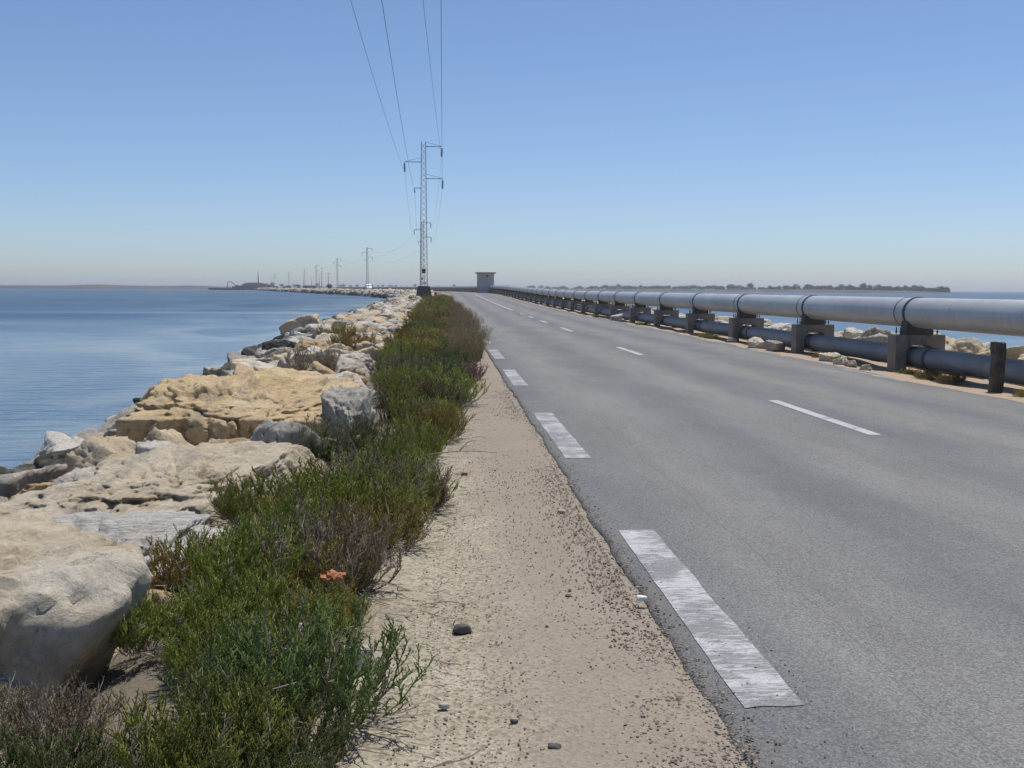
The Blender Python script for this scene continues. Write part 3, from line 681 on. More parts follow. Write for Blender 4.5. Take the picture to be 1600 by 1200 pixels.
heroes = [
 # label, centre, half sizes, rotation (deg), material, seed, sub, ribs
 ('big rounded cream boulder cut by the left edge in the foreground', (-2.30, 4.60, -0.30), (0.86, 0.84, 0.88), (4, 14, 30), 'rock_cream', 11, 6, 0),
 ('pale ribbed slab wedged between the foreground boulder and the great block', (-1.82, 6.25, -0.10), (0.74, 0.50, 0.20), (14, -6, 14), 'rock_lined', 12, 6, 0.035),
 ('great flat-topped tan block, largest on the shore, with shaded front', (-1.94, 8.40, -0.20), (0.88, 1.55, 0.46), (8, -4, -18), 'rock_buff', 13, 7, 0),
 ('long tan block with a sheer cut end behind the great block', (-2.18, 12.05, -0.14), (1.25, 1.45, 0.62), (2, -5, -6), 'rock_gold', 14, 7, 0),
 ('upright grey block with a dark shaded front beside the shrubs', (-1.0, 10.85, 0.04), (0.25, 0.40, 0.52), (0, 2, -4), 'rock_grey', 15, 6, 0),
 ('grey knobbly boulder leaning on the right end of the great block', (-1.36, 9.75, -0.20), (0.34, 0.48, 0.46), (4, 8, 20), 'rock_grey', 16, 6, 0),
 ('dark hollow-faced stone under the left end of the great block', (-2.70, 7.35, -0.55), (0.42, 0.40, 0.34), (0, 8, 10), 'rock_grey', 17, 5, 0),
 ('smooth pinkish boulder at the left edge above the water', (-3.95, 9.6, -0.72), (0.85, 0.8, 0.42), (0, 8, 10), 'rock_pale', 18, 6, 0),
 ('white craggy boulder at the left edge below the smooth pinkish one', (-3.35, 7.0, -0.72), (0.75, 0.6, 0.36), (4, 4, -20), 'rock_lined', 19, 5, 0),
 ('ochre slanting slab left of the great block', (-3.30, 11.0, -0.62), (0.75, 1.3, 0.30), (-4, -14, -30), 'rock_ochre', 20, 6, 0),
 ('white fractured boulder at the waterline left of the tan block', (-4.45, 13.9, -0.74), (0.75, 0.65, 0.36), (10, 8, 30), 'rock_lined', 21, 5, 0),
 ('brown shadowed boulder set behind the ochre slab', (-3.62, 12.4, -0.42), (0.42, 0.40, 0.28), (0, 0, 20), 'rock_ochre', 22, 5, 0),
 ('low dark weedy stone awash beside the white fractured boulder', (-5.25, 15.3, -1.18), (0.42, 0.4, 0.26), (0, 0, 0), 'rock_dark', 23, 5, 0),
 ('yellowish flat stone near the water beyond the white boulder', (-4.05, 17.2, -0.72), (0.85, 0.8, 0.30), (0, 6, 0), 'rock_ochre', 24, 5, 0),
 ('rounded brown boulder at the waterline', (-5.05, 21.8, -0.98), (0.85, 0.75, 0.52), (0, 0, 40), 'rock_ochre', 25, 5, 0),
 ('black weed-covered sloping rock at the water', (-5.55, 27.3, -0.86), (0.75, 0.5, 0.40), (0, -24, 20), 'rock_dark', 26, 5, 0),
 ('broad pale yellow boulder beside the black weedy rock', (-4.55, 26.9, -0.62), (0.75, 0.65, 0.45), (0, -6, 10), 'rock_tan', 27, 5, 0),
 ('pointed yellow boulder jutting above the others beside the water', (-6.6, 52.5, -0.45), (1.0, 0.9, 0.72), (0, -18, 15), 'rock_tan', 28, 5, 0),
 ('orange-brown boulder half way up the bank near the brown shrub', (-3.3, 28.5, -0.18), (0.6, 0.6, 0.42), (5, 6, 0), 'rock_ochre', 29, 5, 0),
 ('small buff stone at the foot of the upright grey block', (-1.10, 10.25, 0.0), (0.10, 0.10, 0.12), (0, 0, 0), 'rock_tan', 30, 5, 0),
]
placed = []; CNT = []
for lab, c, dm, rot, mt, sd_, sub, ribs in heroes:
    me = rock_obj(sd_, sub, dm, ribs=ribs, chips=3 if sub >= 6 else 9, k=60 if sub >= 6 else 40, rough=1.0)
    me.materials.append(M[mt]); o = link('boulder', me, None, None, W(*c), [R(q) for q in rot])
    tag(o, lab, 'boulder', 'breakwater boulders on the left shore'); placed.append((c[0], c[1], max(dm[0], dm[1]) * 0.8))
# shared shapes for the rest of the bank
var = {}
for i in range(18):
    rs = np.random.RandomState(300 + i)
    me = rock_obj(400 + i, 5, (rs.uniform(0.85, 1.2), rs.uniform(0.75, 1.05), rs.uniform(0.5, 0.8)), chips=9, k=28, rough=1.0); var[i] = me
keys = ['rock_tan', 'rock_pale', 'rock_grey', 'rock_ochre', 'rock_dark']
vm = {}
for i in range(18):
    for kk in keys:
        if (i + keys.index(kk)) % 3 == 0 or kk in ('rock_tan', 'rock_pale'):
            c_ = var[i].copy(); c_.materials.clear(); c_.materials.append(M[kk]); vm[(i, kk)] = c_
def pick(kk):
    return vm[rnd.choice([q for q in vm if q[1] == kk])]
tone = {'rock_tan': 'tan', 'rock_pale': 'pale cream', 'rock_grey': 'grey', 'rock_ochre': 'ochre brown', 'rock_dark': 'dark weedy'}
def bank_z(X):
    return float(np.interp(X, [-9, -7.5, -6.2, -5.2, -4, -3, -2, -1.2], [-1.7, -1.45, -1.25, -0.95, -0.50, -0.20, -0.08, -0.06]))
def shore(d): return float(np.interp(d, [0, 16, 22, 30, 48, 80, 120, 200, 400], [-5.6, -5.6, -6.0, -6.5, -7.6, -8.6, -8.4, -8.2, -8.4]))
cand = []; d = 6.0
def sample(d0, d1, size0, size1, tries, maxn, grp):
    got = []
    for _ in range(tries):
        dd = d0 + (d1 - d0) * rnd.random(); sh = shore(dd); inner = -1.05 if dd < 14 else -1.55
        X = sh + (inner - sh) * rnd.random(); r = rnd.uniform(size0, size1) * (1.15 if X < -3 else 0.9)
        ok = True
        for (a, b_, q) in placed:
            if abs(a - X) < q + r and abs(b_ - dd) < q + r and math.hypot(a - X, b_ - dd) < (q + r) * 0.70: ok = False; break
        if ok: placed.append((X, dd, r)); got.append((X, dd, r))
        if len(got) >= maxn: break
    return got
bank = sample(5, 11, 0.24, 0.46, 700, 34, 0) + sample(9, 16, 0.26, 0.55, 1400, 46, 0) + sample(15, 32, 0.26, 0.52, 2500, 165, 0) + sample(32, 50, 0.34, 0.68, 1600, 70, 0)
bank.sort(key=lambda q: q[1]); nb_ = 0
def bank_place(X, dd, r):
    sh = shore(dd); t_ = (X + 1.2) / (sh + 1.2)         # 0 at the crest, 1 at the waterline
    z = float(np.interp(t_, [0, 0.2, 0.4, 0.65, 0.85, 1, 1.1], [-0.16, -0.08, -0.20, -0.52, -0.90, -1.28, -1.55]))
    if t_ > 0.82: kk = rnd.choice(['rock_dark', 'rock_dark', 'rock_dark', 'rock_grey', 'rock_grey'])
    elif t_ > 0.6: kk = rnd.choice(['rock_grey', 'rock_pale', 'rock_tan', 'rock_grey', 'rock_grey', 'rock_dark'])
    else: kk = rnd.choice(['rock_tan', 'rock_tan', 'rock_pale', 'rock_pale', 'rock_ochre', 'rock_grey'])
    return z, kk, t_
for (X, dd, r) in bank[:222]:
    z, kk, t_ = bank_place(X, dd, r)
    sc_ = r * rnd.uniform(0.95, 1.15)
    o = link('boulder', pick(kk), None, None, W(X, dd, z - 0.12 * r), (R(rnd.gauss(0, 14)), R(rnd.gauss(0, 14) - 8), rnd.uniform(0, 6.28)), (sc_ * rnd.uniform(0.95, 1.3), sc_, sc_ * rnd.uniform(0.75, 1.1)))
    where = 'at the waterline' if t_ > 0.82 else 'on the slope towards the water' if t_ > 0.5 else 'on the crest of the bank'
    zone = 'near the great block' if dd < 15 else 'past the tan block' if dd < 24 else 'before the pointed yellow boulder'
    tag(o, f'{tone[kk]} boulder {where}, {zone}', 'boulder', 'breakwater boulders on the left shore'); CNT.append((o, dd))
# far part of the bank: too many to count, one mass
def mass(name, pts, label, cat, mats, sub=2):
    V = []; Fc = []; MI = []; base = 0
    pool = [rock_verts(700 + i, sub, (1.0, 0.9, 0.65), chips=8, k=12, rough=1.0) for i in range(10)]
    for (X, dd, z, r, mi) in pts:
        v, f = pool[rnd.randrange(10)]; e = Matrix.Rotation(rnd.uniform(0, 6.28), 3, 'Z') @ Matrix.Rotation(rnd.gauss(0, .25), 3, 'X') @ Matrix.Rotation(rnd.gauss(0, .25), 3, 'Y')
        vv = (v * r) @ np.array(e).T + np.array(W(X, dd, z)); V.append(vv); Fc.append(f + base); MI.append(np.full(len(f), mi)); base += len(v)
    me = mesh_np(name, np.concatenate(V), np.concatenate(Fc), False)
    for q in mats: me.materials.append(M[q])
    me.polygons.foreach_set('material_index', np.concatenate(MI).astype(np.int32))
    return tag(link(name, me), label, cat, None, 'stuff')
def poisson(n, d0, d1, pw, s0, s1, inner=-1.7):
    got = []; cell = {}
    for (a, b_, q) in placed: cell.setdefault((int(a // 2), int(b_ // 2)), []).append((a, b_, q))
    for _ in range(n):
        dd = d0 + (d1 - d0) * rnd.random() ** pw; sh = shore(dd); X = sh + (inner - sh) * rnd.random(); r = rnd.uniform(s0, s1) * (1 + min(max(0, dd - 150) / 900, 0.5))
        ci, cj = int(X // 2), int(dd // 2); ok = True
        for u_ in (-1, 0, 1):
            for w_ in (-1, 0, 1):
                for (a, b_, q) in cell.get((ci + u_, cj + w_), ()):
                    if math.hypot(a - X, b_ - dd) < (q + r) * 0.62: ok = False
        if ok: cell.setdefault((ci, cj), []).append((X, dd, r)); got.append((X, dd, r))
    return got
far = []
for (X, dd, r) in [q for q in bank[222:]] + poisson(2600, 40, 130, 1.0, 0.34, 0.75):
    z, kk, t_ = bank_place(X, dd, 1); far.append((X, dd, z - 0.02, r, keys.index(kk)))
mass('boulder_bank', far, 'jumble of boulders along the shore from the yellow boulder to the pylon', 'boulders', keys, 3)
far = []
for (X, dd, r) in poisson(3000, 125, 1250, 2.0, 0.5, 0.95):
    z, kk, t_ = bank_place(X, dd, 1); far.append((X, dd, z - 0.1, r, keys.index(kk)))
mass('boulder_bank', far, 'distant jumble of pale boulders lining the bay', 'boulders', keys, 2)
# small rubble filling the gaps on the near bank
rub = []
for _ in range(1900):
    dd = 4.5 + 60 * rnd.random() ** 1.4; sh = shore(dd); X = sh + (-1.25 - sh) * rnd.random(); z, kk, t_ = bank_place(X, dd, 1)
    rub.append((X, dd, z - 0.22, rnd.uniform(0.10, 0.26), keys.index(kk)))
mass('rubble', rub, 'small rubble filling the gaps between the shore boulders', 'rubble', keys, 3)

# right-hand bank beyond the pipes
rb = []
for _ in range(1500):
    dd = 14 + 76 * rnd.random(); X = 10.4 + 2.9 * rnd.random(); r = rnd.uniform(0.24, 0.5) * (1 + dd / 200); ok = True
    for (a, b_, q) in rb:
        if math.hypot(a - X, b_ - dd) < (q + r) * 0.66: ok = False; break
    if ok: rb.append((X, dd, r))
    if len(rb) >= 330: break
rb.sort(key=lambda q: q[1])
for (X, dd, r) in rb[:72]:
    z = float(np.interp(X, [10.3, 10.9, 11.8, 13.3], [-0.12, 0.10, -0.05, -0.9])) + rnd.uniform(-0.15, 0.15)
    kk = rnd.choice(['rock_tan', 'rock_tan', 'rock_pale', 'rock_pale', 'rock_ochre', 'rock_grey'])
    o = link('boulder', pick(kk), None, None, W(X, dd, z), (R(rnd.gauss(0, 16)), R(rnd.gauss(0, 16)), rnd.uniform(0, 6.28)), (r * 1.1, r, r * rnd.uniform(0.8, 1.2)))
    zone = 'nearest the dark post' if dd < 24 else 'behind the nearer pipe frames' if dd < 45 else 'behind the farther pipe frames'
    tag(o, f'{tone[kk]} boulder beyond the pipes, {zone}', 'boulder', 'boulders on the far side of the pipes'); CNT.append((o, dd))
far = [(X, dd, float(np.interp(X, [10.3, 10.9, 11.8, 13.3], [-0.12, 0.10, -0.05, -0.9])) + rnd.uniform(-0.15, 0.15), r, rnd.choice([0, 1, 1, 2])) for (X, dd, r) in rb[72:]]
for _ in range(420):
    dd = 88 + 500 * rnd.random() ** 1.7; far.append((10.6 + 2.7 * rnd.random(), dd, rnd.uniform(-0.4, 0.15), rnd.uniform(0.4, 0.8), rnd.choice([0, 1, 1, 2])))
mass('boulder_bank', far, 'distant boulders lying behind the pipe row', 'boulders', keys, 3)
# loose stones on the verge below the pipes
vst = [((8.62, 23.4), 0.23, 'pair stone nearest the second pipe frame'), ((8.50, 22.5), 0.17, 'small white stone on the verge right of the second pipe frame'),
       ((8.42, 20.9 + 0.0), 0.12, 'white stone on the sandy verge left of the nearest pipe frame'), ((8.55, 28.9), 0.30, 'white boulder against the lower pipe past the second pipe frame'),
       ((8.65, 27.6), 0.30, 'grey boulder against the lower pipe past the second pipe frame'), ((8.5, 52.5), 0.38, 'white boulder far along the verge under the pipes'),
       ((8.75, 32.2), 0.16, 'small flat stone under the lower pipe at the third frame'), ((8.5, 21.9), 0.14, 'low grey stone under the lower pipe before the second frame')]
for (x, dd), r, lab in vst:
    o = link('verge_stone', pick('rock_pale' if 'grey' not in lab else 'rock_grey'), None, None, W(x - 0.20, dd, -0.05 + r * 0.38), (rnd.uniform(-.2, .2), rnd.uniform(-.2, .2), rnd.uniform(0, 6)), (r, r * 0.9, r * 0.8))
    tag(o, lab.replace('pair stone nearest', 'rounded stone on the verge beside'), 'stone', 'loose stones on the verge under the pipes')

# ------------------------------------------------------------------ shrubs
class Tris:
    """collects tapered three-sided sticks, with one colour each"""
    def __init__(s): s.a = []; s.b = []; s.ra = []; s.rb = []; s.c = []
    def add(s, a, b, ra, rb, c): s.a.append(a); s.b.append(b); s.ra.append(ra); s.rb.append(rb); s.c.append(c)
    def mesh(s, name, mat):
        a = np.array(s.a, float); b_ = np.array(s.b, float); ra = np.array(s.ra)[:, None]; rb_ = np.array(s.rb)[:, None]; c = np.array(s.c)
        d_ = b_ - a; d_ /= np.maximum(np.linalg.norm(d_, axis=1, keepdims=True), 1e-6)
        ref = np.where(np.abs(d_[:, 2:3]) < 0.9, np.array([[0, 0, 1.0]]), np.array([[1.0, 0, 0]])); u = np.cross(d_, ref); u /= np.linalg.norm(u, axis=1, keepdims=True); w = np.cross(d_, u)
        n = len(a); v = np.zeros((n, 6, 3))
        for k in range(3):
            q = 2 * math.pi * k / 3; e = u * math.cos(q) + w * math.sin(q); v[:, k] = a + e * ra; v[:, 3 + k] = b_ + e * rb_
        i = np.arange(n)[:, None] * 6; f = []
        for k in range(3):
            k2 = (k + 1) % 3; f += [np.concatenate([i + k, i + k2, i + 3 + k2], 1), np.concatenate([i + k, i + 3 + k2, i + 3 + k], 1)]
        f.append(np.concatenate([i + 3, i + 4, i + 5], 1))
        me = mesh_np(name, v.reshape(-1, 3), np.concatenate(f), False, mat); vcol(me, np.repeat(c, 6, 0)); return me
def lerp3(a, b_, q): return tuple(a[k] + (b_[k] - a[k]) * q for k in range(3))
def shrub_meshes(seed, kind):
    r = random.Random(seed); leaf, wood = Tris(), Tris()
    pal = {'green': ((0.175, 0.195, 0.036), (0.28, 0.285, 0.075), (0.10, 0.125, 0.030)), 'blue': ((0.120, 0.150, 0.046), (0.18, 0.20, 0.072), (0.078, 0.105, 0.040)),
           'olive': ((0.23, 0.205, 0.048), (0.30, 0.26, 0.08), (0.155, 0.135, 0.038)), 'brown': ((0.19, 0.145, 0.085), (0.26, 0.205, 0.13), (0.13, 0.10, 0.065)),
           'rust': ((0.20, 0.155, 0.042), (0.28, 0.165, 0.055), (0.135, 0.09, 0.038)), 'pink': ((0.22, 0.125, 0.125), (0.29, 0.18, 0.18), (0.13, 0.09, 0.08))}[kind]
    dead = kind == 'brown'
    for i in range(95):
        an = r.uniform(0, 6.283); q = math.sqrt(r.random()); bx, by = 0.20 * q * math.cos(an), 0.20 * q * math.sin(an)
        lean = 0.08 + 0.95 * q * r.uniform(0.6, 1.15); L = r.uniform(0.22, 0.42) * (1.08 - 0.25 * q)
        a2 = an + r.gauss(0, 0.5); dx, dy = math.cos(a2), math.sin(a2)
        p = Vector((bx, by, -0.02)); nseg = 5; tone_ = r.random(); cz = lerp3(pal[2], pal[0], tone_) if r.random() < 0.5 else lerp3(pal[0], pal[1], tone_)
        grey = r.random() < (0.72 if dead else 0.13)
        wood_c = lerp3((0.16, 0.125, 0.085), (0.37, 0.315, 0.235), r.random())
        for sgm in range(nseg):
            fq = sgm / nseg; le = lean * (1 - 0.55 * fq)
            dv = (Vector((dx * math.sin(le), dy * math.sin(le), math.cos(le))) + Vector((r.gauss(0, .16), r.gauss(0, .16), r.gauss(0, .08)))).normalized()
            p2 = p + dv * L / nseg; woody = fq < 0.5 or grey
            (wood if woody else leaf).add(p, p2, 0.0042 - 0.0014 * fq, 0.0038 - 0.0016 * fq, wood_c if woody else cz)
            if sgm >= 1:
                for _ in range(2 if sgm < 4 else 3):          # side shoots, each set with short fleshy joints
                    b0 = p.lerp(p2, r.random()); aa = r.uniform(0, 6.283); tl = r.uniform(0.4, 0.9)
                    sd2 = (dv * math.cos(tl) + Vector((math.cos(aa), math.sin(aa), 0.25)) * math.sin(tl)).normalized(); sl = r.uniform(0.045, 0.11)
                    e0 = b0 + sd2 * sl * 0.5; sd3 = (sd2 + Vector((0, 0, 0.5))).normalized(); e1 = e0 + sd3 * sl * 0.5
                    if grey and r.random() < 0.8:
                        wood.add(b0, e0, 0.0022, 0.0018, wood_c); wood.add(e0, e1, 0.0018, 0.0010, wood_c)
                        for _k in range(2):
                            c0 = b0.lerp(e1, r.random()); wood.add(c0, c0 + Vector((r.gauss(0, .02), r.gauss(0, .02), r.uniform(0.005, 0.03))), 0.0014, 0.0008, wood_c)
                        continue
                    c2 = lerp3(cz, pal[1] if r.random() < 0.5 else pal[2], r.uniform(0, 0.7))
                    leaf.add(b0, e0, 0.0023, 0.0021, c2); leaf.add(e0, e1, 0.0022, 0.0019, c2)
                    for k_ in range(9):
                        f_ = (k_ + r.random()) / 9; c0 = b0.lerp(e0, f_ * 2) if f_ < 0.5 else e0.lerp(e1, f_ * 2 - 1); ab = r.uniform(0, 6.283)
                        bd = (sd3 * 0.8 + Vector((math.cos(ab), math.sin(ab), 0.25)) * 0.75).normalized(); ln = r.uniform(0.009, 0.027)
                        leaf.add(c0, c0 + bd * ln, 0.0024, 0.0020, lerp3(c2, pal[1], 0.35 * r.random()))
            p = p2
    for i in range(40):             # dead runners close to the ground
        an = r.uniform(0, 6.283); p = Vector((0.1 * math.cos(an), 0.1 * math.sin(an), 0.02)); cw = lerp3((0.14, 0.12, 0.09), (0.30, 0.27, 0.22), r.random())
        for sgm in range(4):
            an += r.gauss(0, 0.45); p2 = p + Vector((math.cos(an), math.sin(an), r.gauss(0.02, 0.22))) * r.uniform(0.05, 0.11); p2.z = max(p2.z, 0.005); wood.add(p, p2, 0.0032, 0.0026, cw); p = p2
    return leaf.mesh('foliage', M['succulent_leaf']), wood.mesh('stem', M['woody_stem'])
SH = {k: [shrub_meshes(900 + 10 * j + i, k) for i in range(n)] for j, (k, n) in enumerate((('green', 4), ('blue', 2), ('olive', 2), ('brown', 2), ('rust', 1), ('pink', 1)))}
def tuft_mesh(seed, c1, c2, n=240, h=0.8):
    r = random.Random(seed); g = Tris()
    for i in range(n):
        an = r.uniform(0, 6.283); q = r.random() * 0.14; p = Vector((q * math.cos(an), q * math.sin(an), -0.02)); L = h * r.uniform(0.5, 1.0); le = r.uniform(0.02, 0.35); c_ = lerp3(c1, c2, r.random()); bend = r.uniform(0.1, 0.9)
        for s_ in range(5):
            f_ = s_ / 5; a_ = le + bend * f_ * f_; p2 = p + Vector((math.cos(an) * math.sin(a_), math.sin(an) * math.sin(a_), math.cos(a_))) * L / 5; g.add(p, p2, 0.0028 * (1.05 - f_), 0.0028 * (0.85 - f_) if f_ < 0.8 else 0.0004, c_); p = p2
        if r.random() < 0.5:
            for _ in range(7):
                b0 = p - Vector((0, 0, r.uniform(0, 0.12))); g.add(b0, b0 + Vector((r.gauss(0, .02), r.gauss(0, .02), 0.03)), 0.0024, 0.0012, lerp3(c_, (0.34, 0.27, 0.17), 0.5))
    return g.mesh('blade', M['dry_grass'])
TUFT = [tuft_mesh(50 + i, (0.30, 0.235, 0.135), (0.46, 0.375, 0.235)) for i in range(3)]
GTUFT = [tuft_mesh(60 + i, (0.075, 0.115, 0.025), (0.135, 0.165, 0.045), 200, 0.42) for i in range(2)]
xr_pts = ([3.0, 3.4, 4.2, 5.1, 6.2, 7.5, 9.2, 11.2, 14, 18.5, 23.6, 30, 45, 60, 110], [-0.36, -0.34, -0.36, -0.36, -0.25, -0.14, -0.26, 0.02, 0.14, 0.26, 0.46, 0.52, 0.62, 0.6, 0.5])
xl_pts = ([3.0, 4.0, 5.0, 6.2, 7.2, 8.2, 9.5, 11, 13, 16, 20, 30, 50, 110], [-0.92, -0.96, -1.08, -1.0, -0.86, -0.74, -0.58, -0.42, -0.50, -0.85, -1.0, -1.15, -1.4, -1.9])
shr = []
def try_shrub(X, d_, s, kind):
    shr.append((X, d_, s, kind))
d_ = 3.15; row = 0
while d_ < 112 and len(shr) < 288:
    xl = float(np.interp(d_, *xl_pts)); xr = float(np.interp(d_, *xr_pts))
    s = float(np.interp(d_, [3, 12, 30, 60, 112], [0.80, 0.98, 1.2, 1.6, 2.2])); st = float(np.interp(d_, [3, 12, 30, 60, 112], [0.33, 0.40, 0.62, 1.05, 1.5]))
    n = max(1, int(round((xr - xl) / st)))
    for k in range(n):
        X = xl + (k + 0.5 + rnd.uniform(-0.3, 0.3)) * (xr - xl) / n; dd = d_ + rnd.uniform(-0.22, 0.22) * s
        u_ = (X - xl) / (xr - xl); w_ = float(n2(X * 0.7 + 3, dd * 0.35, 55, 2))
        if dd > 24 and u_ > 0.75: kind = rnd.choice(['olive', 'brown', 'rust'])
        elif dd > 13 and (w_ > 0.1 or rnd.random() < 0.22): kind = rnd.choice(['rust', 'brown', 'olive', 'green'])
        elif u_ > 0.8 and rnd.random() < 0.22: kind = 'brown'
        elif w_ > 0.55: kind = rnd.choice(['brown', 'olive', 'green', 'green'])
        elif w_ < -0.25: kind = rnd.choice(['blue', 'blue', 'green'])
        else: kind = rnd.choice(['green', 'green', 'green', 'blue', 'green', 'olive', 'green', 'green', 'brown'])
        
        if rnd.random() < (0.08 if dd < 9 else 0.16) and dd < 60: continue
        shr.append((X, dd, s * rnd.choice((0.62, 0.8, 0.92, 1.0, 1.12, 1.28)), kind))
    d_ += st * 0.95; row += 1
adj = {'green': 'bright green', 'blue': 'bluish green', 'olive': 'olive yellow', 'brown': 'dry grey-brown', 'rust': 'rust-tinged', 'pink': 'pinkish'}
def shrub(X, dd, s, kind, lab, h=1.0, z=None):
    zb = float(np.interp(X, [-2.5, -1.6, -1.1, -0.6, 1], [-0.15, -0.06, -0.03, -0.03, -0.03])) if z is None else z
    f, w_ = SH[kind][rnd.randrange(len(SH[kind]))]
    e = empty('shrub', W(X, dd, zb), rnd.uniform(0, 6.28)); e.scale = (s, s, s * h)
    tag(e, lab, 'shrub', 'low shrubs between the shoulder and the boulders'); CNT.append((e, dd))
    link('foliage', f, None, e); link('stem', w_, None, e)
for (X, dd, s, kind) in shr:
    xl = float(np.interp(dd, *xl_pts)); xr = float(np.interp(dd, *xr_pts)); u_ = (X - xl) / (xr - xl)
    where = 'against the boulders' if u_ < 0.34 else 'mid-thicket' if u_ < 0.67 else 'along the shoulder'
    zone = 'at the near end' if dd < 6 else 'beside the great block' if dd < 11 else 'past the tan block' if dd < 24 else 'towards the pylon'
    shrub(X, dd, s, kind, f'{adj[kind]} shrub {where}, {zone}', rnd.uniform(0.85, 1.15) * (0.72 if dd > 24 else 0.9 if dd > 12 else 1.0))
for X, dd, s, kind, lab in ((-2.35, 19.5, 1.5, 'brown', 'isolated grey-brown shrub growing among the boulders behind the tan block'), (-3.2, 33, 1.7, 'olive', 'isolated olive shrub growing among the boulders'),
                            (0.28, 17.3, 0.85, 'pink', 'pinkish low shrub at the edge of the shoulder'), (0.40, 18.3, 0.85, 'pink', 'pinkish shrub spilling towards the edge line'),
                            (-1.32, 5.75, 0.7, 'olive', 'small olive shrub in front of the ribbed slab'), (-1.62, 3.72, 0.62, 'brown', 'dead grey twiggy shrub against the foreground boulder'),
                            (-1.72, 3.35, 0.55, 'olive', 'yellow-green shrub in the bottom left corner'), (-2.2, 27, 1.6, 'rust', 'rust-coloured shrub on the crest among pale boulders'),
                            (-1.34, 4.72, 0.62, 'green', 'green shrub pressed against the right side of the foreground boulder'),
                            (-1.28, 3.62, 0.6, 'brown', 'dry twiggy shrub at the bottom left beside the corner shrub'), (-1.18, 3.22, 0.6, 'blue', 'bluish shrub at the bottom edge near the left corner'),
                            (-3.0, 110.5, 2.0, 'olive', 'olive shrub left of the nearest pylon footing'), (-1.6, 109.5, 2.0, 'green', 'green shrub in front of the nearest pylon footing'), (-0.2, 110, 1.9, 'brown', 'brown shrub right of the nearest pylon footing'),
                            (-1.25, 7.25, 0.8, 'green', 'tall green shrub sprouting before the great block')):
    shrub(X, dd, s, kind, lab)
for i in range(62):
    dd = 21 + 48 * rnd.random() ** 1.3; X = float(np.interp(dd, *xr_pts)) + rnd.uniform(-0.1, 0.32); s = rnd.uniform(0.75, 1.15)
    o = link('grass_tuft', TUFT[i % 3], None, None, W(X, dd, -0.03), (0, 0, rnd.uniform(0, 6)), (s, s, s))
    tag(o, 'tall dry straw tuft leaning over the road edge', 'grass tuft', 'dry grass tufts along the road edge'); CNT.append((o, dd))
for i in range(16):
    dd = 9 + 12 * rnd.random(); X = float(np.interp(dd, *xr_pts)) - rnd.uniform(0.1, 0.9); s = rnd.uniform(0.8, 1.15)
    o = link('grass_tuft', GTUFT[i % 2], None, None, W(X, dd, -0.03), (0, 0, rnd.uniform(0, 6)), (s, s, s))
    tag(o, 'fresh green grass tuft among the shrubs', 'grass tuft', 'green grass tufts among the shrubs'); CNT.append((o, dd))
# low plants under the pipes
for i, (X, dd) in enumerate(((8.75, 19.1), (8.72, 19.9), (8.8, 18.3), (8.6, 22.9), (8.75, 24.4), (8.55, 34.5), (8.6, 35.2), (8.5, 60), (8.7, 15.6), (8.6, 47))):
    f, w_ = SH['green' if i % 2 else 'olive'][i % 2]; e = empty('low_plant', W(X - 0.1, dd, -0.07), rnd.uniform(0, 6)); s = rnd.uniform(0.45, 0.7); e.scale = (s * 1.3, s * 1.3, s * 0.75)
    tag(e, ['low plant under the lower pipe right of the nearest frame', 'low plant at the foot of the nearest frame', 'low plant between the dark post and nearest frame', 'low plant on the verge before the second frame', 'low plant beneath the lower pipe at the second frame', 'low plant on the verge near the third frame', 'grey-green plant on the verge past the third frame', 'small far plant on the verge under the pipes', 'low plant under the pipe right of the dark post', 'low plant on the verge half way along the pipes'][i], 'plant', 'low plants under the pipes')
    link('foliage', f, None, e); link('stem', w_, None, e)

# dead twigs strewn along the edge of the shrubs
g = Tris()
for i in range(150):
    dd = 3.0 + 12 * rnd.random() ** 1.5; X = float(np.interp(dd, *xr_pts)) + rnd.gauss(0.20, 0.09); an = rnd.gauss(-0.3, 0.9); z = -0.02 + rnd.random() * 0.02
    p = Vector((X, dd, z)); cw = lerp3((0.10, 0.085, 0.065), (0.27, 0.245, 0.20), rnd.random()); ra = rnd.uniform(0.0015, 0.0038); L = rnd.uniform(0.015, 0.045)
    for s_ in range(rnd.choice((2, 3, 4, 5))):
        an += rnd.gauss(0, 0.4); p2 = p + Vector((math.cos(an), math.sin(an), rnd.gauss(0.02, 0.12))) * L; p2.z = max(p2.z, -0.02); g.add(p, p2, ra, ra * 0.85, cw); p = p2
o = link('dead_twigs', g.mesh('dead_twigs', M['woody_stem'])); tag(o, 'dead grey twigs strewn along the foot of the shrubs', 'twigs', None, 'stuff')
# a few single bare branches that stick out
for i, (X, dd, an, L, lab) in enumerate(((-0.25, 9.1, 0.2, 0.75, 'long bare grey branch reaching onto the shoulder'), (-0.75, 4.15, -0.25, 0.6, 'curved bare twig lying over the nearest shrubs'), (-0.95, 3.5, -0.5, 0.6, 'thick pale dead stem at the bottom left'), (0.0, 12.2, 1.1, 0.55, 'pale bent stalk standing in the green shrubs'))):
    pts = []; p = Vector((0, 0, 0.10)); pts.append(p.copy())
    for s_ in range(7):
        an += rnd.gauss(0, 0.38); p = p + Vector((math.cos(an), math.sin(an) * 0.6, 0.12 - 0.035 * s_)) * (L / 7); pts.append(p.copy())
    mb = MB(); mb.tube(pts, [0.0065 - 0.0006 * q for q in range(8)], 6)
    q0 = pts[4]; mb.tube([q0, q0 + Vector((0.07, 0.05, 0.07)), q0 + Vector((0.15, 0.06, 0.09))], [0.005, 0.004, 0.002], 5)
    o = link('bare_branch', mb.mesh('bare_branch', M['dry_twig'], True), None, None, W(X, dd, 0.0)); tag(o, lab, 'branch')

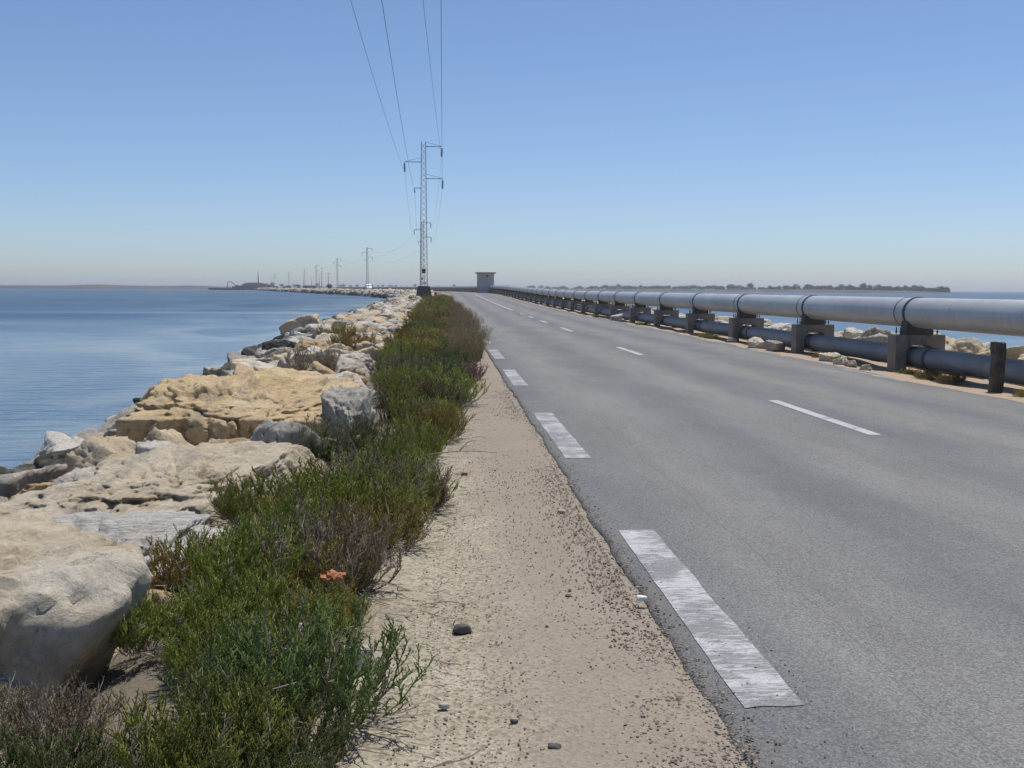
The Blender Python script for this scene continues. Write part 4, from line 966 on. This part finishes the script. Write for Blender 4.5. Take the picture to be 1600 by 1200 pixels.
# ------------------------------------------------------------------ loose gravel and single stones on the shoulder
V = []; F_ = []; Cc = []; u1, f1 = ICO[1]; nb0 = 0
for i in range(13000):
    dd = 2.9 + 15 * rnd.random() ** 2.0; q = rnd.random()
    if q < 0.38: X = 0.94 + rnd.gauss(-0.06, 0.09); r_ = rnd.uniform(0.002, 0.008)
    elif q < 0.95: X = 0.93 - 1.15 * rnd.random() ** 1.5; r_ = rnd.uniform(0.002, 0.0065)
    else: X = rnd.uniform(0.95, 1.4); r_ = rnd.uniform(0.002, 0.005)
    if rnd.random() < 0.02: r_ *= 1.8
    zb = (float(ground_z(X, dd)) + 0.0) if X < 0.93 else 0.008
    vv = u1 * np.random.RandomState(i).uniform(0.6, 1.2, (len(u1), 1)) * r_ * np.array([1, 1.2, 0.7]) + np.array([X, dd, zb + r_ * 0.3]); V.append(vv); F_.append(f1 + nb0); nb0 += len(u1)
    cq = rnd.random(); c_ = lerp3((0.12, 0.11, 0.10), (0.24, 0.22, 0.19), rnd.random()) if cq < 0.3 else lerp3((0.22, 0.175, 0.135), (0.46, 0.40, 0.32), rnd.random()); Cc.append(np.tile(np.array(c_), (len(u1), 1)))
me = mesh_np('gravel', np.concatenate(V), np.concatenate(F_), False, M['gravel_tint']); vcol(me, np.concatenate(Cc))
tag(link('gravel', me), 'loose gravel scattered on the sandy shoulder beside the asphalt', 'gravel', None, 'stuff')
peb = [((0.80, 7.35), 0.026, 'pale_stone', 'grey stone on the shoulder near the pavement edge, farthest of the loose ones'), ((0.08, 4.87), 0.035, 'dark_stone', 'flat dark stone on the sand below the shrubs'),
       ((0.375, 3.57), 0.020, 'dark_stone', 'small black lump lying on the sand near the bottom'), ((0.25, 3.80), 0.012, 'dark_stone', 'tiny dark lump left of the black one'),
       ((0.945, 5.10), 0.022, 'white_litter', 'white paint-splashed lump on the pavement rim'), ((0.66, 3.18), 0.022, 'orange_scrap', 'orange pebble at the bottom edge'), ((0.17, 9.05), 0.022, 'orange_scrap', 'orange-red scrap on the sand by the shrubs'),
       ((0.62, 5.35), 0.012, 'dark_stone', 'tiny dark stone in the middle of the shoulder'), ((0.0, 3.95), 0.017, 'pale_stone', 'pale pebble pressed into the sand')]
for i, ((X, dd), r_, mt, lab) in enumerate(peb):
    v, f = rock_verts(1200 + i, 3, (r_ * 1.35, r_ * 0.9, r_ * 0.7), chips=7); me = mesh_np('pebble', v, f, True, M[mt])
    o = link('pebble', me, None, None, (X, dd, float(ground_z(X, dd)) + r_ * 0.12 + (0.04 if X > 0.93 else 0)), (0, 0, rnd.uniform(-0.6, 0.6))); tag(o, lab, 'stone')
# crumpled litter
def crumple(name, loc, s, mat, lab, seed):
    v, f = ICO[3]; v = v * np.array([1, 0.8, 0.45]); v = v + 0.35 * np.stack([fbm(v * 2.2 + 5 * q, seed + q, 3) for q in range(3)], 1)
    o = link(name, mesh_np(name, v * s, f, False, M[mat]), None, None, loc); tag(o, lab, 'litter')
crumple('crumpled_wrapper', W(-0.52, 5.0, 0.17), 0.055, 'orange_scrap', 'rusty orange crumpled wrapper caught in the shrubs', 5)
for X, dd, r_, lab in ((-0.36, 4.32, 0.085, 'pale stone with painted shadow stripes half buried at the foot of the nearest shrubs'), (-0.55, 4.55, 0.10, 'pale stone glimpsed through the nearest shrubs'), (-0.62, 3.75, 0.08, 'white stone low under the nearest shrubs')):
    v, f = rock_verts(int(dd * 100), 5, (r_ * 1.2, r_ * 0.8, r_ * 0.6), ribs=0.006, rough=0.12); o = link('pale_stone', mesh_np('pale_stone', v, f, True, M['rock_lined']), None, None, W(X, dd, 0.03), (0.1, 0.2, rnd.uniform(0, 3))); tag(o, lab, 'stone')  # ribbed colour and relief stand in for stripes of shrub shadow on the stone
crumple('plastic_scrap', W(-0.70, 9.1, 0.27), 0.020, 'white_litter', 'tiny white scrap in the bushes beside the great block', 10)

# ------------------------------------------------------------------ far shores
def strip(name, pts, width, h, seed, mat):
    """low land: a ridge along pts (x, y, crest height)"""
    P = []; n = 90; L = len(pts) - 1
    for i in range(n + 1):
        q = i / n * L; a = min(int(q), L - 1); f = q - a; P.append(tuple(pts[a][k] + (pts[a + 1][k] - pts[a][k]) * f for k in range(3)))
    P = np.array(P); prof = np.array([(-1, -1.0), (-0.93, 0.0), (-0.6, 0.45), (-0.2, 0.9), (0, 1), (0.4, 0.9), (1, -0.5)])
    X_ = P[:, 0][:, None] + 0 * prof[:, 0][None]; Y_ = P[:, 1][:, None] + prof[:, 0][None] * width
    hh = P[:, 2][:, None] * (1 + 0.25 * n2(P[:, 0] * 0.02, P[:, 1] * 0.01, seed, 4)[:, None]); Z_ = WATER - 0.1 + 1.6 * np.minimum(prof[:, 1], 0)[None] + np.maximum(prof[:, 1], 0)[None] * hh
    o = link(name, grid_mesh(name, X_, Y_, Z_, mat)); return tag(o, kind='structure')
strip('far_shore_left', [(-800, 1180, 4.2), (-600, 1300, 4.6), (-450, 1480, 4.6), (-300, 1700, 3.8), (-150, 2000, 3.4), (0, 2200, 3.5), (120, 2400, 3.5)], 130, 4, 3, M['far_land'])
strip('far_shore_right', [(120, 2350, 3.0), (262, 1750, 3.6), (330, 1560, 4.0), (410, 1400, 4.2), (482, 1290, 4.0), (540, 1250, 3.0), (586, 1240, 0.8)], 90, 4, 9, M['far_land'])
def far_tree(seed, sx_, sz_):
    r = random.Random(seed); V = []; F2 = []; b0 = 0
    mb = MB(); mb.tube([(0, 0, -0.4), (0.1, 0, 0.25 * sz_), (0.0, 0.1, 0.6 * sz_)], [0.3, 0.22, 0.12], 6)
    tm = mb.mesh('trunk', M['bark'])
    for i in range(420):
        while True:
            q = Vector((r.uniform(-1, 1), r.uniform(-1, 1), r.uniform(-1, 1)))
            if q.length < 1: break
        lump = 1 + 0.3 * math.sin(5 * q.x + seed) * math.cos(4 * q.z + seed)
        c = Vector((q.x * sx_ * lump, q.y * sx_ * lump, sz_ * (0.62 + 0.38 * q.z * lump))); s = r.uniform(0.22, 0.5)
        a = Vector((r.gauss(0, 1), r.gauss(0, 1), r.gauss(0, 1))).normalized(); bq = a.orthogonal().normalized()
        V += [c + a * s, c + bq * s, c - a * s, c - bq * s]; F2.append((b0, b0 + 1, b0 + 2, b0 + 3)); b0 += 4
    return mesh_np('crown', [tuple(q) for q in V], F2, False, M['far_leaf']), tm
FT = [far_tree(20 + i, *((4.2, 6.5), (3.2, 7.5), (5.5, 5.5), (2.6, 5.0))[i]) for i in range(4)]
def shore_tree(x, y, z, s, lab, grp):
    c, tm = FT[rnd.randrange(4)]; e = empty('tree', (x, y, z), rnd.uniform(0, 6)); e.scale = (s, s, s); tag(e, lab, 'tree', grp); link('crown', c, None, e); link('trunk', tm, None, e)
RS = [(165, 2160, 3.0), (262, 1750, 3.6), (330, 1560, 4.0), (410, 1400, 4.2), (482, 1290, 4.0), (540, 1250, 3.0), (578, 1240, 1.2)]
for i in range(190):
    q = (i + rnd.random() * 0.8) / 190 * 6; a = min(int(q), 5); f = q - a; x, y, z = (RS[a][k] + (RS[a + 1][k] - RS[a][k]) * f for k in range(3))
    zone = 'the right tip of the far shore' if q > 4.5 else 'the middle of the far right shore' if q > 2.2 else 'the far shore behind the pipes'
    shore_tree(x, y - 10, WATER + z * 0.8 - 1.5, rnd.choice((0.6, 0.85, 1.05, 1.3, 0.95)), f'small hazy tree on {zone}', 'trees on the far right shore')
LS = [(-300, 1700, 3.6), (-150, 2000, 3.3), (0, 2200, 3.4), (150, 2300, 3.4)]
for i in range(44):
    q = (i + rnd.random()) / 44 * 3; a = min(int(q), 2); f = q - a; x, y, z = (LS[a][k] + (LS[a + 1][k] - LS[a][k]) * f for k in range(3))
    shore_tree(x, y - 20, WATER + z * 0.8 - 0.3, rnd.choice((0.6, 0.8, 0.9, 1.1)), 'tiny hazy tree on the low shore behind the bend', 'trees on the low shore behind the bend')
# dark spoil heap with a mast, barge and digger at the tip of the causeway
v, f = ICO[5]; v = v * np.array([18.5, 12, 7.4]); v[:, 2] *= 1 + 0.0; v = v + 0.6 * fbm(v * 0.12, 4, 4)[:, None] * np.array([0.3, 0.3, 1.0])
o = link('spoil_heap', mesh_np('spoil_heap', v, f, True, M['spoil_heap']), None, None, (-201, 1190, WATER + 0.4)); tag(o, 'dark rounded heap at the far tip of the causeway', 'mound')
mb = MB(); pr = 0.0
o = empty('mast', (-197, 1188, WATER + 7.0)); tag(o, 'thin mast rising from the dark heap', 'mast')
mb = MB(); mb.tube([(0, 0, -2), (0, 0, 13.6)], [0.75, 0.4], 8); link('shaft', mb.mesh('shaft', M['lattice_steel'], True), None, o)
mb = MB(); mb.bar((-1.2, 0, 9), (1.2, 0, 9), 0.2); link('spreader', mb.mesh('spreader', M['lattice_steel']), None, o)
o = empty('barge', (-226, 1150, WATER)); tag(o, 'low flat dark barge moored before the heap', 'barge')
mb = MB(); mb.quadbox([(-13, -4, -0.5), (17, -4, -0.5), (17, 4, -0.5), (-13, 4, -0.5), (-15.5, -4.4, 2.2), (18, -4.4, 2.2), (18, 4.4, 2.2), (-15.5, 4.4, 2.2)]); link('hull', mb.mesh('hull', M['dark_metal'], False, 0.1), None, o)
mb = MB(); mb.box(9, 13, -2, 2, 2.203, 3.8); link('deckhouse', mb.mesh('deckhouse', M['dark_metal'], False, 0.08), None, o)
o = empty('digger', (-218, 1150, WATER + 2.2)); tag(o, 'long-armed digger working on the barge', 'digger')
mb = MB(); mb.box(4.2, 8.0, -1.4, 1.4, 0.9, 2.8); link('cab', mb.mesh('cab', M['rusty_plate'], False, 0.1), None, o)
mb = MB(); mb.box(3.8, 8.2, -1.6, 1.6, 0.0, 0.88); link('track', mb.mesh('track', M['dark_metal'], False, 0.1), None, o)
mb = MB(); mb.bar((4.6, 0, 2.2), (-0.5, 0, 6.4), 0.7); bo = link('boom', mb.mesh('boom', M['rusty_plate']), None, o)
mb = MB(); mb.bar((-0.4, 0, 6.5), (-3.8, 0, 5.9), 0.6); mb.bar((-3.8, 0, 6.0), (-4.2, 0, 1.6), 0.5); link('dipper', mb.mesh('dipper', M['rusty_plate']), None, bo)
mb = MB(); mb.quadbox([(-4.9, -0.8, 0.3), (-3.6, -0.8, 0.3), (-3.6, 0.8, 0.3), (-4.9, 0.8, 0.3), (-4.7, -0.8, 1.7), (-3.5, -0.8, 1.7), (-3.5, 0.8, 1.7), (-4.7, 0.8, 1.7)]); link('bucket', mb.mesh('bucket', M['dark_metal']), None, bo)
# low red-brick shack on the causeway
o = empty('shack', (-104, 880, 0.7)); tag(o, 'low reddish shack on the far causeway below the poles', 'shack')
mb = MB(); mb.box(-3, 3, -2, 2, -0.3, 2.3); link('wall', mb.mesh('wall', M['brick_wall']), None, o)
mb = MB(); mb.box(-3.3, 3.3, -2.3, 2.3, 2.303, 2.55); link('roof', mb.mesh('roof', M['hut_roof']), None, o)
for i, (dd, X) in enumerate(((640, -3), (700, -2), (760, -4), (820, -2.5), (930, -3), (990, -3), (1080, -4), (860, -5), (1150, -4), (520, -3))):
    p_ = W(X, dd, -0.2); c, tm = FT[i % 4]; e = empty('bush', p_, i); e.scale = (0.42, 0.42, 0.36 + 0.05 * (i % 3)); tag(e, 'small dark bush on the crest of the far causeway', 'bush', 'bushes on the far causeway'); link('crown', c, None, e)

# ------------------------------------------------------------------ haze
hz, t, b = material('haze_air'); t.nodes.remove(b); pv = t.nodes.new('ShaderNodeVolumePrincipled'); pv.inputs['Density'].default_value = 0.00024; pv.inputs['Color'].default_value = (0.93, 0.96, 1.0, 1); pv.inputs['Anisotropy'].default_value = 0.3
t.links.new(pv.outputs[0], t.nodes['Material Output'].inputs['Volume'])
mb = MB(); mb.box(-14100, 14100, -3100, 24100, -8.5, 22)
tag(link('haze', mb.mesh('haze', hz)), kind='stuff')

# ------------------------------------------------------------------ labels that several neighbours share get an order from the camera
by = {}
for o, dd in CNT: by.setdefault(o['label'], []).append((dd, o))
ORD = ['nearest', 'second nearest', 'third nearest', 'fourth nearest', 'fifth nearest', 'sixth nearest', 'seventh nearest', 'eighth nearest', 'ninth nearest', 'tenth nearest', 'eleventh nearest', 'twelfth nearest'] + [w + ' nearest' for w in ('thirteenth', 'fourteenth', 'fifteenth', 'sixteenth', 'seventeenth', 'eighteenth', 'nineteenth', 'twentieth')]
for lab, v in by.items():
    if len(v) > 1:
        v.sort(key=lambda q: q[0])
        for i, (dd, o) in enumerate(v):
            if i < len(ORD): o['label'] = lab + ', ' + ORD[i]
